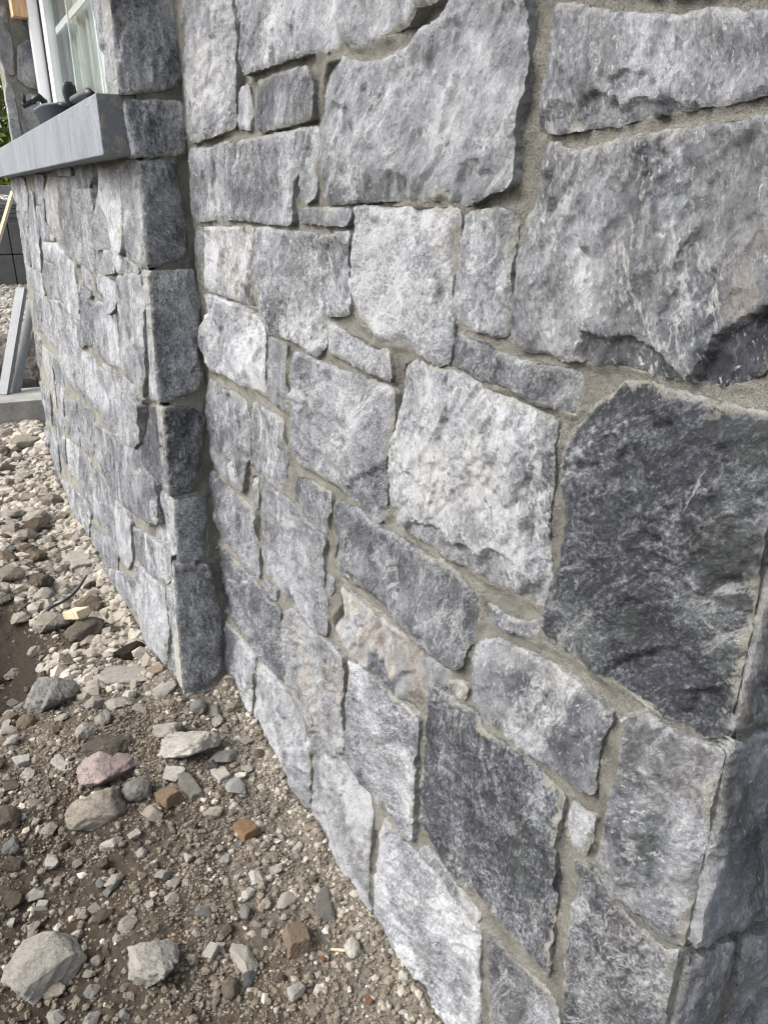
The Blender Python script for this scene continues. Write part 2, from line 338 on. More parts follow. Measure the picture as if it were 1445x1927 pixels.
# stones traced in plane metres (mm): plane, proud of plane, tone, warmth, streak angle, quoin number, outline
STONES = [
  ('N',5,0.6,0.06,-1,-1,[(1634,1643),(1362,1587),(1363,1532),(1344,1491),(1347,1468),(1360,1418),(1380,1355),(1422,1351),(1483,1345),(1637,1341),(1661,1358),(1665,1391),(1670,1439),(1656,1517)]),
  ('N',5,0.55,0,-1,-1,[(1318,1578),(1012,1515),(1000,1469),(992,1449),(989,1433),(994,1417),(1087,1421),(1196,1422),(1323,1423),(1324,1471),(1325,1509)]),
  ('N',6,0.62,0,-1,-1,[(1001,1512),(995,1468),(980,1442),(974,1417),(931,1409),(885,1411),(841,1414),(809,1416),(800,1424),(784,1426),(762,1424),(742,1429),(714,1453)]),
  ('N',5,0.58,0,-1,-1,[(1026,1408),(981,1408),(930,1395),(879,1392),(844,1396),(815,1400),(784,1408),(764,1412),(751,1414),(740,1420),(733,1423),(710,1452),(618,1433),(618,1403),(615,1386),(618,1380),(615,1368),(617,1351),(622,1325),(626,1309),(627,1290),(625,1268),(627,1255),(659,1249),(691,1239),(713,1237),(732,1240),(739,1243),(876,1242),(1038,1236),(1052,1246),(1061,1277),(1053,1340),(1053,1377),(1043,1396)]),
  ('N',0,0.62,0.0,-1,-1,[(1367,1412),(1321,1413),(1322,1396),(1313,1376),(1322,1345),(1388,1351),(1386,1371),(1377,1391)]),
  ('N',5,0.47,0,-1,-1,[(1285,1411),(1211,1412),(1114,1411),(1078,1408),(1071,1395),(1067,1372),(1073,1344),(1141,1341),(1279,1339),(1290,1347),(1294,1364),(1287,1389)]),
  ('N',4,0.52,0,-1,-1,[(1657,1334),(1518,1328),(1476,1335),(1309,1334),(1140,1335),(1136,1316),(1129,1291),(1141,1272),(1149,1251),(1153,1224),(1148,1209),(1165,1205),(1288,1204),(1359,1208),(1553,1203),(1693,1195),(1705,1217),(1686,1295)]),
  ('N',0,0.64,0.0,-1,-1,[(1142,1336),(1067,1336),(1065,1306),(1076,1281),(1079,1246),(1095,1237),(1124,1236),(1132,1255),(1131,1282),(1136,1301)]),
  ('N',4,0.48,0,-1,-1,[(1126,1230),(1058,1233),(959,1232),(958,1221),(974,1210),(1037,1209),(1128,1210),(1129,1219)]),
  ('N',4,0.66,0.45,-1,-1,[(1609,1189),(1319,1199),(1327,1153),(1324,1098),(1316,1057),(1345,1059),(1383,1060),(1435,1062),(1497,1062),(1635,1063),(1670,1074),(1636,1121),(1628,1160)]),
  ('N',0,0.5,0.0,-1,-1,[(1706,1192),(1631,1191),(1644,1159),(1652,1120),(1686,1072),(1704,1076),(1711,1116),(1697,1170)]),
  ('N',5,0.5,0.05,-1,-1,[(1305,1195),(1289,1200),(1187,1197),(1077,1199),(1067,1190),(1065,1160),(1057,1124),(1057,1082),(1061,1045),(1076,1021),(1096,1018),(1154,1024),(1209,1027),(1288,1024),(1307,1051),(1312,1111),(1320,1153)]),
  ('N',3,0.42,0,-1,-1,[(1063,1196),(1002,1201),(965,1205),(967,1188),(973,1157),(970,1124),(966,1099),(999,1089),(1040,1086),(1053,1085),(1057,1124),(1068,1160),(1067,1187)]),
  ('N',5,0.7,0.05,-1,-1,[(951,1236),(885,1237),(777,1237),(725,1238),(714,1232),(718,1205),(720,1167),(718,1128),(719,1075),(745,1065),(783,1071),(827,1075),(881,1072),(911,1080),(950,1087),(960,1098),(966,1128),(957,1183)]),
  ('N',2,0.42,0.02,-1,-1,[(705,1233),(667,1237),(633,1237),(625,1233),(623,1213),(621,1188),(625,1158),(629,1135),(629,1117),(640,1114),(667,1116),(701,1115),(720,1117),(721,1135),(717,1168),(707,1206)]),
  ('N',5,0.36,0.12,-1,-1,[(592,1291),(572,1292),(552,1285),(531,1284),(511,1287),(484,1291),(447,1293),(413,1294),(363,1297),(316,1300),(306,1165),(332,1152),(335,1137),(349,1124),(363,1119),(377,1116),(401,1116),(435,1115),(468,1114),(501,1112),(539,1109),(557,1110),(597,1107),(623,1116),(623,1139),(619,1175),(610,1210),(601,1243),(598,1251),(596,1265)]),
  ('N',7,0.5,0.03,-1,-1,[(584,1393),(572,1393),(547,1387),(506,1376),(465,1368),(425,1365),(397,1359),(374,1356),(323,1351),(314,1312),(364,1310),(398,1306),(446,1305),(487,1301),(536,1298),(582,1297),(591,1301),(595,1310),(596,1329),(591,1350),(586,1374)]),
  ('N',0,0.5,0.0,-1,-1,[(593,1432),(331,1377),(327,1360),(400,1372),(467,1381),(576,1402)]),
  ('N',4,0.36,0.05,-1,-1,[(717,1108),(663,1104),(615,1101),(571,1100),(522,1102),(514,1096),(515,1078),(516,1062),(526,1058),(558,1060),(608,1064),(660,1066),(717,1068),(721,1087)]),
  ('N',3,0.46,0,-1,-1,[(1053,1080),(1021,1078),(956,1068),(891,1063),(862,1068),(853,1051),(849,1027),(871,1025),(930,1026),(999,1030),(1047,1034),(1061,1044),(1058,1064)]),
  ('N',5,0.7,0,-1,-1,[(1631,1058),(1532,1057),(1437,1057),(1374,1052),(1315,1048),(1297,1034),(1291,1021),(1301,975),(1314,913),(1340,904),(1397,902),(1456,898),(1531,900),(1649,891),(1687,896),(1710,925),(1721,955),(1680,995),(1642,1019)]),
  ('N',0,0.45,0.0,-1,-1,[(1295,1018),(1257,1020),(1210,1019),(1217,1001),(1228,969),(1228,931),(1225,899),(1268,894),(1319,901),(1317,948),(1303,987)]),
  ('N',5,0.55,0,-1,-1,[(1163,1018),(1125,1016),(1085,1013),(1034,1013),(985,1015),(922,1018),(867,1018),(844,1017),(848,968),(861,921),(871,878),(867,835),(884,815),(914,815),(957,821),(1009,828),(1084,823),(1118,824),(1174,822),(1206,833),(1202,882),(1188,941),(1174,988)]),
  ('N',6,0.66,0.06,-1,-1,[(827,1055),(804,1064),(769,1063),(713,1066),(670,1064),(622,1059),(580,1055),(542,1052),(542,1042),(540,1021),(541,998),(541,962),(539,925),(532,906),(526,881),(531,848),(539,843),(561,843),(590,842),(638,836),(682,834),(736,832),(785,829),(819,825),(829,838),(843,864),(858,895),(855,930),(842,982),(833,1021)]),
  ('N',6,0.08,0,0.75,-1,[(501,1064),(484,1081),(468,1099),(456,1107),(434,1111),(409,1108),(386,1108),(355,1108),(321,1109),(306,1110),(306,1090),(306,1051),(306,1010),(306,987),(306,952),(306,937),(306,916),(306,895),(306,872),(306,845),(310,837),(331,828),(355,823),(378,820),(404,819),(427,819),(447,815),(470,811),(503,809),(536,808),(534,839),(526,883),(523,932),(524,986),(519,1028)]),
  ('N',4,0.5,0,-1,-1,[(1676,872),(1587,868),(1499,873),(1445,871),(1432,857),(1430,821),(1440,758),(1470,705),(1488,663),(1514,654),(1584,657),(1731,666),(1739,681),(1728,750),(1725,801),(1707,847)]),
  ('N',0,0.5,0.0,-1,-1,[(1416,867),(1387,881),(1322,880),(1252,879),(1247,865),(1237,841),(1239,807),(1252,768),(1288,729),(1327,728),(1377,723),(1441,723),(1444,753),(1430,796),(1419,838)]),
  ('N',0,0.55,0.0,-1,-1,[(1439,714),(1406,727),(1399,715),(1406,676),(1421,641),(1448,654),(1445,683)]),
  ('N',3,0.46,0,-1,-1,[(1739,636),(1707,643),(1621,638),(1512,640),(1420,640),(1422,597),(1423,535),(1425,487),(1451,471),(1532,465),(1623,474),(1698,493),(1745,482),(1745,534),(1745,598)]),
  ('N',5,0.52,0.03,-1,-1,[(1365,722),(1307,727),(1261,730),(1210,734),(1168,723),(1118,722),(1086,715),(1086,678),(1079,655),(1087,614),(1072,600),(1080,556),(1082,524),(1124,509),(1173,506),(1222,516),(1276,519),(1332,526),(1377,522),(1382,583),(1381,643)]),
  ('N',0,0.5,0.0,-1,-1,[(1083,648),(1047,656),(1053,629),(1071,607),(1091,597),(1094,621)]),
  ('N',2,0.34,0,-1,-1,[(1201,799),(1190,792),(1128,803),(1054,808),(1045,798),(1050,778),(1061,760),(1074,723),(1092,713),(1135,720),(1174,724),(1209,734),(1203,763)]),
  ('N',5,0.32,0,-1,-1,[(1029,801),(964,813),(911,807),(850,815),(805,815),(729,825),(691,823),(672,816),(642,819),(640,788),(651,756),(666,729),(673,698),(683,687),(722,676),(757,678),(792,680),(849,678),(901,678),(952,683),(993,673),(1031,672),(1061,684),(1035,732),(1029,770)]),
  ('N',0,0.48,0.0,-1,-1,[(640,811),(612,814),(586,814),(561,821),(543,830),(543,802),(564,798),(599,790),(638,783)]),
  ('N',5,0.7,0.75,-1,-1,[(1025,656),(982,660),(913,663),(849,667),(802,667),(761,668),(760,644),(748,626),(749,592),(766,563),(809,556),(848,549),(898,546),(956,541),(999,539),(1044,545),(1065,548),(1056,582),(1027,617)]),
  ('N',0,0.6,0.15,-1,-1,[(772,652),(754,668),(712,676),(682,681),(711,642),(736,634),(763,638)]),
  ('N',0,0.5,0.2,-1,-1,[(708,657),(681,673),(659,677),(661,659),(672,646),(695,641),(709,642)]),
  ('N',4,0.3,0,-1,-1,[(1739,456),(1664,455),(1605,455),(1520,458),(1433,467),(1408,460),(1328,463),(1313,447),(1330,390),(1312,344),(1310,317),(1324,278),(1388,268),(1466,263),(1552,261),(1642,261),(1710,254),(1726,256),(1745,279),(1745,349),(1745,430)]),
  ('N',0,0.5,0.0,-1,-1,[(1406,491),(1359,497),(1333,494),(1337,467),(1380,463),(1414,466)]),
  ('N',3,0.52,0.5,-1,-1,[(1295,468),(1242,499),(1195,500),(1153,501),(1100,509),(1069,517),(1024,519),(1014,500),(1021,452),(1029,404),(1023,348),(1028,302),(1058,284),(1100,280),(1139,285),(1176,292),(1232,297),(1288,304),(1301,333),(1307,380),(1305,439)]),
  ('N',5,0.6,0,-1,-1,[(1719,229),(1640,245),(1569,249),(1491,249),(1509,212),(1526,143),(1554,73),(1566,8),(1643,-11),(1719,-7),(1745,20),(1745,108)]),
  ('N',5,0.68,0.08,-1,-1,[(1476,250),(1403,260),(1335,268),(1276,266),(1220,244),(1188,207),(1196,123),(1195,76),(1214,18),(1245,-3),(1300,-9),(1356,0),(1449,-29),(1514,-26),(1557,8),(1533,98),(1504,196)]),
  ('N',-2,0.48,0.05,-1,-1,[(1289,287),(1228,301),(1187,287),(1184,259),(1210,216),(1235,234),(1279,244)]),
  ('N',5,0.68,0.22,-1,-1,[(1169,268),(1122,287),(1077,280),(1014,288),(965,288),(933,280),(920,257),(914,226),(923,183),(924,109),(931,43),(919,17),(939,-16),(983,-29),(1032,-28),(1088,-19),(1164,-15),(1195,13),(1191,86),(1182,187)]),
  ('N',5,0.58,0.03,-1,-1,[(995,524),(956,537),(915,542),(860,544),(813,552),(775,550),(778,500),(778,438),(783,368),(787,302),(814,297),(876,293),(949,286),(1003,290),(1012,369),(1009,444)]),
  ('N',5,0.14,0.02,0.5,-1,[(744,639),(723,639),(687,642),(646,650),(615,638),(573,648),(541,651),(517,643),(483,646),(479,612),(481,585),(478,555),(475,514),(471,466),(472,429),(466,391),(473,371),(507,371),(555,368),(599,370),(667,356),(709,346),(733,352),(747,399),(755,440),(754,518),(748,581)]),
  ('N',5,0.38,0,-1,-1,[(649,728),(631,762),(608,774),(557,787),(521,794),(482,793),(438,792),(422,789),(429,765),(435,735),(436,691),(438,679),(453,674),(483,669),(524,662),(565,658),(580,655),(615,658),(637,664),(647,685)]),
  ('N',-2,0.62,0.3,-1,-1,[(474,643),(453,648),(430,658),(431,645),(434,613),(442,589),(470,591),(477,606)]),
  ('N',4,0.36,0.1,-1,-1,[(412,799),(392,814),(376,815),(356,816),(337,819),(309,832),(307,810),(306,776),(306,745),(306,703),(306,649),(306,612),(310,602),(332,594),(352,594),(377,589),(402,594),(422,596),(421,633),(417,672),(412,721),(412,764)]),
  ('N',3,0.22,0.12,-1,-1,[(457,578),(423,587),(403,584),(363,585),(328,588),(306,601),(306,560),(306,504),(306,438),(420,277),(438,354),(447,419),(447,489),(453,549)]),
  ('N',6,0.68,0.03,-1,-1,[(869,286),(852,281),(833,277),(787,292),(765,297),(726,306),(682,296),(636,302),(602,313),(599,276),(596,218),(593,145),(587,43),(605,18),(671,33),(713,16),(737,35),(781,24),(825,18),(857,36),(903,30),(903,73),(896,154),(891,236)]),
  ('N',-3,0.6,0.12,-1,-1,[(775,296),(749,332),(723,335),(685,331),(650,332),(607,333),(616,303),(657,300),(704,291),(749,291)]),
  ('N',2,0.3,0.15,-1,-1,[(595,316),(567,328),(521,336),(471,350),(449,344),(442,327),(431,260),(554,87),(569,162),(577,223),(584,268)]),
  ('E',3,0.47,0.45,-1,-1,[(4,991),(4,994),(-55,996),(-110,838),(-41,843),(4,848),(4,875),(4,896),(4,914),(4,944)]),
  ('E',3,0.49,0.1,-1,-1,[(4,841),(4,840),(-44,833),(-113,828),(-207,557),(-116,584),(-60,603),(4,612),(4,642),(4,701),(4,748),(4,783),(4,820)]),
  ('E',3,0.49,0.15,-1,-1,[(4,594),(-73,577),(-76,517),(-81,452),(-89,375),(4,449),(4,516),(4,565)]),
  ('E',3,0.52,0.05,-1,-1,[(-88,571),(-214,537),(-337,180),(-107,361),(-97,441),(-91,515)]),
  ('E',3,0.57,0.2,-1,-1,[(4,1116),(-65,1136),(-119,1004),(-53,1001),(4,1000),(4,1050)]),
  ('R',0,0.59,0.1,-1,0,[(110,1649),(-13,1663),(-17,1595),(-15,1524),(-12,1460),(-9,1446),(37,1437),(95,1427),(111,1433),(109,1494),(111,1583)]),
  ('R',0,0.68,0.05,-1,-1,[(108,1421),(-9,1423),(-10,1385),(-9,1326),(31,1321),(101,1317),(104,1341),(108,1394)]),
  ('R',0,0.5,0.05,-1,2,[(97,1311),(16,1314),(14,1261),(8,1205),(5,1146),(11,1116),(99,1106),(95,1149),(89,1220),(91,1283)]),
  ('R',0,0.6,0.05,-1,3,[(97,1099),(-2,1100),(-4,1062),(-19,1044),(-4,991),(6,929),(-1,854),(14,836),(107,819),(103,902),(96,1009),(98,1060)]),
  ('R',0,0.17,0,-1,4,[(101,807),(6,800),(7,757),(18,700),(38,629),(54,594),(90,587),(102,619),(110,693),(107,752)]),
  ('R',0,0.66,0.05,-1,5,[(92,581),(19,578),(22,502),(29,416),(102,408),(111,419),(100,479),(97,535)]),
  ('R',0,0.56,0.15,-1,6,[(112,403),(29,400),(20,339),(19,296),(8,251),(20,80),(65,49),(132,48),(124,155),(117,282)]),
  ('B',20,0.62,0.5,-1,0,[(1934,1694),(1728,1655),(1728,1586),(1728,1528),(1728,1442),(1769,1432),(1856,1440),(1861,1493),(1894,1536),(1911,1616)]),
  ('B',-5,0.6,0,-1,2,[(1889,1319),(1728,1314),(1728,1283),(1728,1221),(1728,1150),(1728,1108),(1777,1104),(1950,1114),(1929,1186),(1924,1233),(1907,1293)]),
  ('B',3,0.66,0.15,-1,-1,[(2192,1304),(2050,1309),(1887,1310),(1886,1277),(1925,1233),(1948,1185),(1924,1126),(2062,1121),(2237,1120),(2238,1194),(2259,1258),(2266,1282)]),
  ('B',0,0.31,0.0,-1,-1,[(2464,1324),(2236,1318),(2233,1299),(2295,1263),(2454,1264)]),
  ('B',1,0.53,0,-1,-1,[(2453,1259),(2276,1260),(2267,1200),(2254,1122),(2278,1056),(2430,1047),(2627,1059),(2656,1101),(2490,1169)]),
  ('B',-2,0.41,0.05,-1,-1,[(2809,1294),(2527,1294),(2487,1235),(2517,1168),(2661,1117),(2671,1064),(2821,1064),(2850,1099),(2870,1157)]),
  ('B',0,0.41,0.0,-1,-1,[(2871,1328),(2546,1315),(2557,1302),(2854,1307)]),
  ('B',2,0.59,0.4,-1,-1,[(3107,1312),(2817,1294),(2863,1203),(2856,1102),(2990,1102),(3058,1127),(3220,1161),(3186,1222)]),
  ('B',0,0.46,0.0,-1,-1,[(3392,1317),(3155,1307),(3238,1215),(3532,1212),(3560,1262)]),
  ('B',0,0.41,0.0,-1,-1,[(3526,1202),(3247,1206),(3269,1156),(3096,1101),(3449,1075),(3485,1133)]),
  ('B',0,0.41,0.0,-1,-1,[(4292,1327),(3769,1308),(3725,1251),(3834,1181),(4043,1184),(4261,1214),(4340,1276)]),
  ('B',0,0.53,0.0,-1,-1,[(3671,1263),(3539,1251),(3555,1192),(3493,1111),(3577,955),(3932,939),(3917,1035),(3823,1158)]),
  ('B',0,0.43,0.0,-1,-1,[(4236,1198),(4052,1177),(3850,1168),(3961,1032),(4011,942),(4231,943),(4229,1050),(4236,1130)]),
  ('B',0,0.46,0.0,-1,-1,[(4194,936),(4037,938),(3625,943),(3576,860),(3922,845),(4136,858)]),
  ('B',0,0.41,0.0,-1,-1,[(4044,829),(3833,838),(3883,671),(4096,641),(4237,667)]),
  ('B',0,0.49,0.0,-1,-1,[(3787,845),(3564,855),(3436,772),(3515,672),(3693,661),(3804,675),(3758,787)]),
  ('B',0,0.46,0.0,-1,-1,[(3561,954),(3460,1003),(3130,1007),(3074,951),(3089,888),(3264,876),(3493,860),(3518,900)]),
  ('B',3,0.66,0.1,-1,-1,[(3412,1073),(3047,1089),(2856,1067),(2721,1041),(2692,997),(2667,932),(2688,875),(2899,871),(3031,903),(3040,966),(3074,1016),(3357,1019)]),
  ('B',0,0.46,0.0,-1,-1,[(2704,1046),(2523,1051),(2388,1042),(2410,993),(2669,995)]),
  ('B',0,0.41,0.0,-1,-1,[(2666,986),(2434,984),(2423,973),(2583,964),(2659,967)]),
  ('B',0,0.33,0.0,-1,-1,[(2667,957),(2451,956),(2428,924),(2440,834),(2565,806),(2694,803),(2699,869)]),
  ('B',0,0.53,0.0,-1,-1,[(2263,1114),(2099,1115),(2089,1108),(2061,1073),(2223,1055),(2275,1057)]),
  ('B',0,0.46,0.0,-1,-1,[(2080,1112),(1909,1113),(1791,1099),(1806,1089),(2035,1074),(2058,1092)]),
  ('B',0,0.51,0.0,-1,-1,[(2339,1042),(2189,1050),(2085,1052),(2108,981),(2167,959),(2292,974),(2379,991)]),
  ('B',3,0.49,0,-1,-1,[(2027,1062),(1930,1076),(1784,1086),(1774,1049),(1794,957),(1816,859),(1858,805),(1907,808),(2050,814),(2103,826),(2080,915),(2066,985)]),
  ('B',2,0.57,0,-1,-1,[(2381,970),(2260,972),(2136,960),(2114,910),(2121,827),(2274,810),(2412,808),(2388,890)]),
  ('B',-7,0.68,0,-1,3,[(1775,1092),(1728,1099),(1728,1061),(1728,1012),(1728,902),(1728,816),(1824,810),(1817,885),(1807,981)]),
  ('B',3,0.53,0.08,-1,-1,[(3409,859),(3100,883),(2918,862),(2787,856),(2805,786),(2776,721),(2822,609),(3017,578),(3247,583),(3298,656),(3395,695),(3377,780)]),
  ('B',0,0.41,0.0,-1,-1,[(2770,858),(2698,842),(2679,795),(2767,772),(2807,793)]),
  ('B',0,0.57,0.0,-1,-1,[(2755,760),(2516,782),(2491,750),(2528,613),(2621,596),(2807,591),(2784,672)]),
  ('B',2,0.55,0,-1,-1,[(2436,767),(2256,773),(2219,742),(2236,622),(2342,593),(2454,617),(2453,694)]),
  ('B',-1,0.51,0.25,-1,-1,[(2416,783),(2137,807),(1971,806),(1858,803),(1927,770),(2094,755),(2266,766)]),
  ('B',3,0.55,0.05,-1,-1,[(2186,772),(2006,770),(1904,774),(1937,719),(1952,668),(2029,630),(2160,604),(2238,623),(2224,696)]),
  ('B',-14,0.38,0,-1,4,[(1971,762),(1728,803),(1728,745),(1728,684),(1728,624),(1728,608),(1890,579),(1981,583),(2019,639),(2001,702)]),
  ('B',2,0.39,0,-1,-1,[(2679,534),(2486,559),(2218,598),(1985,626),(1921,593),(1855,587),(1848,530),(1854,479),(2033,428),(2226,391),(2428,364),(2555,389),(2669,437)]),
  ('B',-21,0.6,0.05,-1,5,[(1908,554),(1728,594),(1728,543),(1728,483),(1768,393),(1864,366),(1945,391),(1933,480)]),
  ('B',3,0.69,0.08,-1,-1,[(2386,357),(2219,382),(2162,366),(2198,315),(2220,229),(2316,150),(2450,142),(2437,254)]),
  ('B',-1,0.39,0,-1,-1,[(2134,356),(1912,411),(1771,424),(1728,420),(1728,388),(1793,336),(1985,270),(2115,267)]),
  ('B',4,0.71,0,-1,-1,[(2139,242),(1990,274),(1833,306),(1809,262),(1821,204),(1873,72),(1910,29),(2035,4),(2183,-45),(2219,10),(2198,97)]),
  ('B',-8,0.62,0,-1,6,[(1820,317),(1728,375),(1728,290),(1728,157),(1728,29),(1826,19),(1839,88),(1852,195)]),
  ('B',0,0.41,0.0,-1,-1,[(2890,-99),(2506,54),(2327,118),(2212,140),(2257,11),(2391,-28),(2457,-43),(2667,-66)]),
  ('B',0,0.49,0.0,-1,-1,[(3346,487),(3079,520),(3104,332),(3373,295),(3431,350)]),
  ('B',0,0.47,0.0,-1,-1,[(3009,547),(2707,569),(2675,509),(2791,389),(3049,341),(3063,441)]),
  ('B',0,0.46,0.0,-1,-1,[(3550,531),(3410,480),(3542,289),(3649,350)]),
  ('B',0,0.49,0.0,-1,-1,[(4340,344),(3918,380),(4055,182),(4272,188)]),
  ('B',0,0.63,0.7,-1,-1,[(3967,592),(3664,603),(3703,474),(3722,343),(3823,402),(3963,486)]),
  ('B',0,0.41,0.0,-1,-1,[(4231,616),(4020,617),(4167,464),(4339,367),(4340,409)]),
  ('B',0,0.49,0.0,-1,-1,[(3616,618),(3358,609),(3381,498),(3543,521)]),
  ('B',0,0.43,0.0,-1,-1,[(3919,284),(3690,323),(3563,264),(3630,108),(3807,114),(4008,191)]),
  ('B',0,0.51,0.0,-1,-1,[(4187,169),(3856,137),(3950,-29),(4300,-29)]),
  ('B',0,0.61,0.25,-1,-1,[(3488,262),(3114,318),(3301,133),(3485,97),(3541,159)]),
  ('B',0,0.46,0.0,-1,-1,[(3087,322),(2822,356),(2842,256),(2974,134),(3156,115),(3266,144)]),
  ('B',0,0.49,0.0,-1,-1,[(2747,358),(2487,351),(2472,280),(2512,132),(2680,110),(2900,125),(2831,239)]),
  ('B',0,0.46,0.0,-1,-1,[(3908,-63),(3514,40),(3121,92),(3036,74),(3203,-108),(3368,-135),(3581,-108),(3784,-100)]),
  ('B',0,0.46,0.0,-1,-1,[(3057,41),(2699,95),(2486,130),(2509,65),(2880,-81),(3020,-51)]),
  ('B',0,0.41,0.0,-1,-1,[(4246,-37),(3939,-37),(3943,-145),(4177,-134)]),
  ('B',0,0.41,0.0,-1,-1,[(4340,99),(4265,132),(4340,-37),(4340,-63)]),
  ('B',0,0.41,0.0,-1,-1,[(2356,584),(2234,612),(1999,626),(2218,601)]),
]
# flaked ledges and discoloured patches: stone, outline, sharp edge count, depth mm, fade mm, tone, warmth
FEATURES = [
  (23,[(831,832),(803,848),(770,858),(732,869),(703,869),(710,856),(675,871),(637,870),(622,887),(604,887),(575,878),(539,866),(510,837),(561,826),(683,819),(845,804)],12,9,120,-0.2,0),
  (15,[(510,1139),(489,1139),(459,1142),(439,1139),(413,1130),(398,1119),(404,1107),(503,1100),(516,1117)],6,8,150,-0.2,0),
  (15,[(395,1119),(388,1131),(378,1152),(359,1170),(338,1181),(297,1190),(288,1149),(331,1137),(344,1120),(388,1106)],6,10,150,-0.26,-0.2),
  (13,[(807,1242),(800,1225),(789,1210),(775,1195),(754,1179),(717,1173),(699,1207),(711,1242)],6,7,60,0.05,0.35),
  (24,[(446,827),(430,847),(407,869),(373,895),(345,888),(324,861),(359,809),(436,799)],4,7,35,0,0),
  (16,[(539,1319),(529,1324),(520,1325),(493,1319),(495,1313),(479,1314),(466,1313),(424,1310),(422,1298),(534,1295)],8,6,50,-0.08,0),
  (16,[(510,1333),(496,1337),(475,1334),(461,1327),(462,1318),(503,1323)],4,4,40,-0.1,0),
  (16,[(574,1322),(544,1320),(536,1298),(591,1294),(583,1313)],2,4,60,-0.14,0),
  (22,[(986,840),(953,866),(916,883),(876,903),(855,891),(858,827),(918,804),(969,816)],4,6,70,-0.14,0),
  (9,[(1351,1156),(1372,1105),(1383,1076),(1389,1047),(1301,1048),(1302,1167)],4,7,80,-0.38,0),
  (9,[(1581,1187),(1521,1187),(1548,1058),(1631,1066),(1653,1091)],0,0,0,0.22,-0.5),
  (34,[(924,587),(888,597),(836,571),(839,549),(924,542)],0,1,0,-0.34,-1.0),
  (0,[(1531,1362),(1481,1372),(1435,1379),(1401,1382),(1363,1372),(1376,1349),(1505,1342),(1588,1341)],4,2,80,-0.25,0),
  (15,[(545,1205),(507,1215),(495,1195),(497,1152),(525,1137),(527,1175)],0,0,0,0.34,0),
  (15,[(369,1232),(355,1232),(353,1184),(361,1147),(377,1148),(372,1190)],0,0,0,0.22,0.55),
  (45,[(682,591),(623,607),(516,578),(470,547),(465,504),(551,531),(617,535)],0,0,0,-0.14,0),
  (45,[(522,635),(478,641),(475,583),(506,578),(558,600)],0,0,0,0.16,0),
  (46,[(636,756),(554,789),(475,793),(504,769),(574,754),(634,726)],0,0,0,0.22,0.35),
  (23,[(786,966),(653,996),(591,942),(606,906),(698,890),(783,874)],0,0,0,0.12,0.22),
  (23,[(593,1001),(541,1021),(531,906),(561,912),(592,954)],0,2,0,-0.24,0),
  (48,[(351,814),(310,830),(301,756),(296,615),(342,662),(351,749)],0,0,0,0.14,0.1),
  (0,[(1614,1525),(1477,1497),(1472,1409),(1580,1365),(1648,1407)],0,0,0,0.16,0.2),
  (3,[(1067,1294),(735,1283),(742,1242),(1054,1236)],0,0,0,-0.12,0),
  (3,[(703,1379),(619,1380),(620,1323),(680,1309)],0,0,0,0.18,0),
  (32,[(970,832),(856,815),(812,801),(904,718),(1013,698),(1028,786)],0,0,0,0.06,0),
  (50,[(707,323),(598,309),(593,165),(729,143)],0,0,0,0.12,0),
]


# ------------------------------------------------------------------ planes the masonry is laid on
FR = {'N': ((0, 0, 0), (1, 0, 0), (0, 0, 1), (0, 1, 0)),
      'E': ((.302, 0, 0), (0, 1, 0), (0, 0, 1), (-1, 0, 0)),
      'R': ((1.72, 0, 0), (0, 1, 0), (0, 0, 1), (-1, 0, 0)),
      'B': ((0, .137, 0), (1, 0, 0), (0, -.03, 1), (0, 1, .03)),
      'J': ((4.06, 0, 0), (0, 1, 0), (0, 0, 1), (-1, 0, 0))}
FR = {k: tuple(np.array(v, float) / (np.linalg.norm(v) if i else 1) for i, v in enumerate(f)) for k, f in FR.items()}

def outline(poly, step, jag, seed, grow):
    P = np.array(poly, float); n = len(P); out = []
    for i in range(n):                                    # corners slightly knocked off
        a_, b_, c_ = P[i - 1], P[i], P[(i + 1) % n]
        la, lc = np.linalg.norm(a_ - b_), np.linalg.norm(c_ - b_)
        ta, tc = min(.3, .006 / max(la, 1e-6)), min(.3, .006 / max(lc, 1e-6))
        out += [b_ + (a_ - b_) * ta, b_ + (c_ - b_) * tc]
    P = np.array(out); Q = []
    for i in range(len(P)):
        a_, b_ = P[i], P[(i + 1) % len(P)]; L = np.linalg.norm(b_ - a_); k = max(1, int(round(L / step)))
        Q += [a_ + (b_ - a_) * (j / k) for j in range(k)]
    Q = np.array(Q)
    tn = np.roll(Q, -1, 0) - np.roll(Q, 1, 0); tn /= np.maximum(np.linalg.norm(tn, axis=1), 1e-9)[:, None]
    nm = np.stack([tn[:, 1], -tn[:, 0]], 1)
    d = fbm(Q[:, 0] * 38, Q[:, 1] * 38, 3, seed) * jag * 1.4 + (np.abs(perlin(Q[:, 0] * 75, Q[:, 1] * 75, seed + 9)) - .25) * jag * 1.6 + perlin(Q[:, 0] * 210, Q[:, 1] * 210, seed + 5) * jag * .7
    nm[:, 0] *= 3.2 if grow > .003 else 1                # stones on the bay run closer side by side
    return Q + nm * (d + grow)[:, None]

def seg_dist(p, poly):
    a_ = poly; b_ = np.roll(poly, -1, 0); ab = b_ - a_; L2 = np.maximum((ab ** 2).sum(1), 1e-12)
    out = np.full(len(p), 1e9)
    for i0 in range(0, len(p), 4000):
        q = p[i0:i0 + 4000]; ap = q[:, None, :] - a_[None]
        t = np.clip((ap * ab[None]).sum(2) / L2, 0, 1)
        d = ap - t[..., None] * ab[None]
        out[i0:i0 + 4000] = np.sqrt((d ** 2).sum(2)).min(1)
    return out

def inside(p, poly):
    x, y = p[:, 0], p[:, 1]; r = np.zeros(len(p), bool); n = len(poly); j = n - 1
    for i in range(n):
        xi, yi = poly[i]; xj, yj = poly[j]
        if yi != yj:
            c = ((yi > y) != (yj > y)) & (x < (xj - xi) * (y - yi) / (yj - yi) + xi); r ^= c
        j = i
    return r

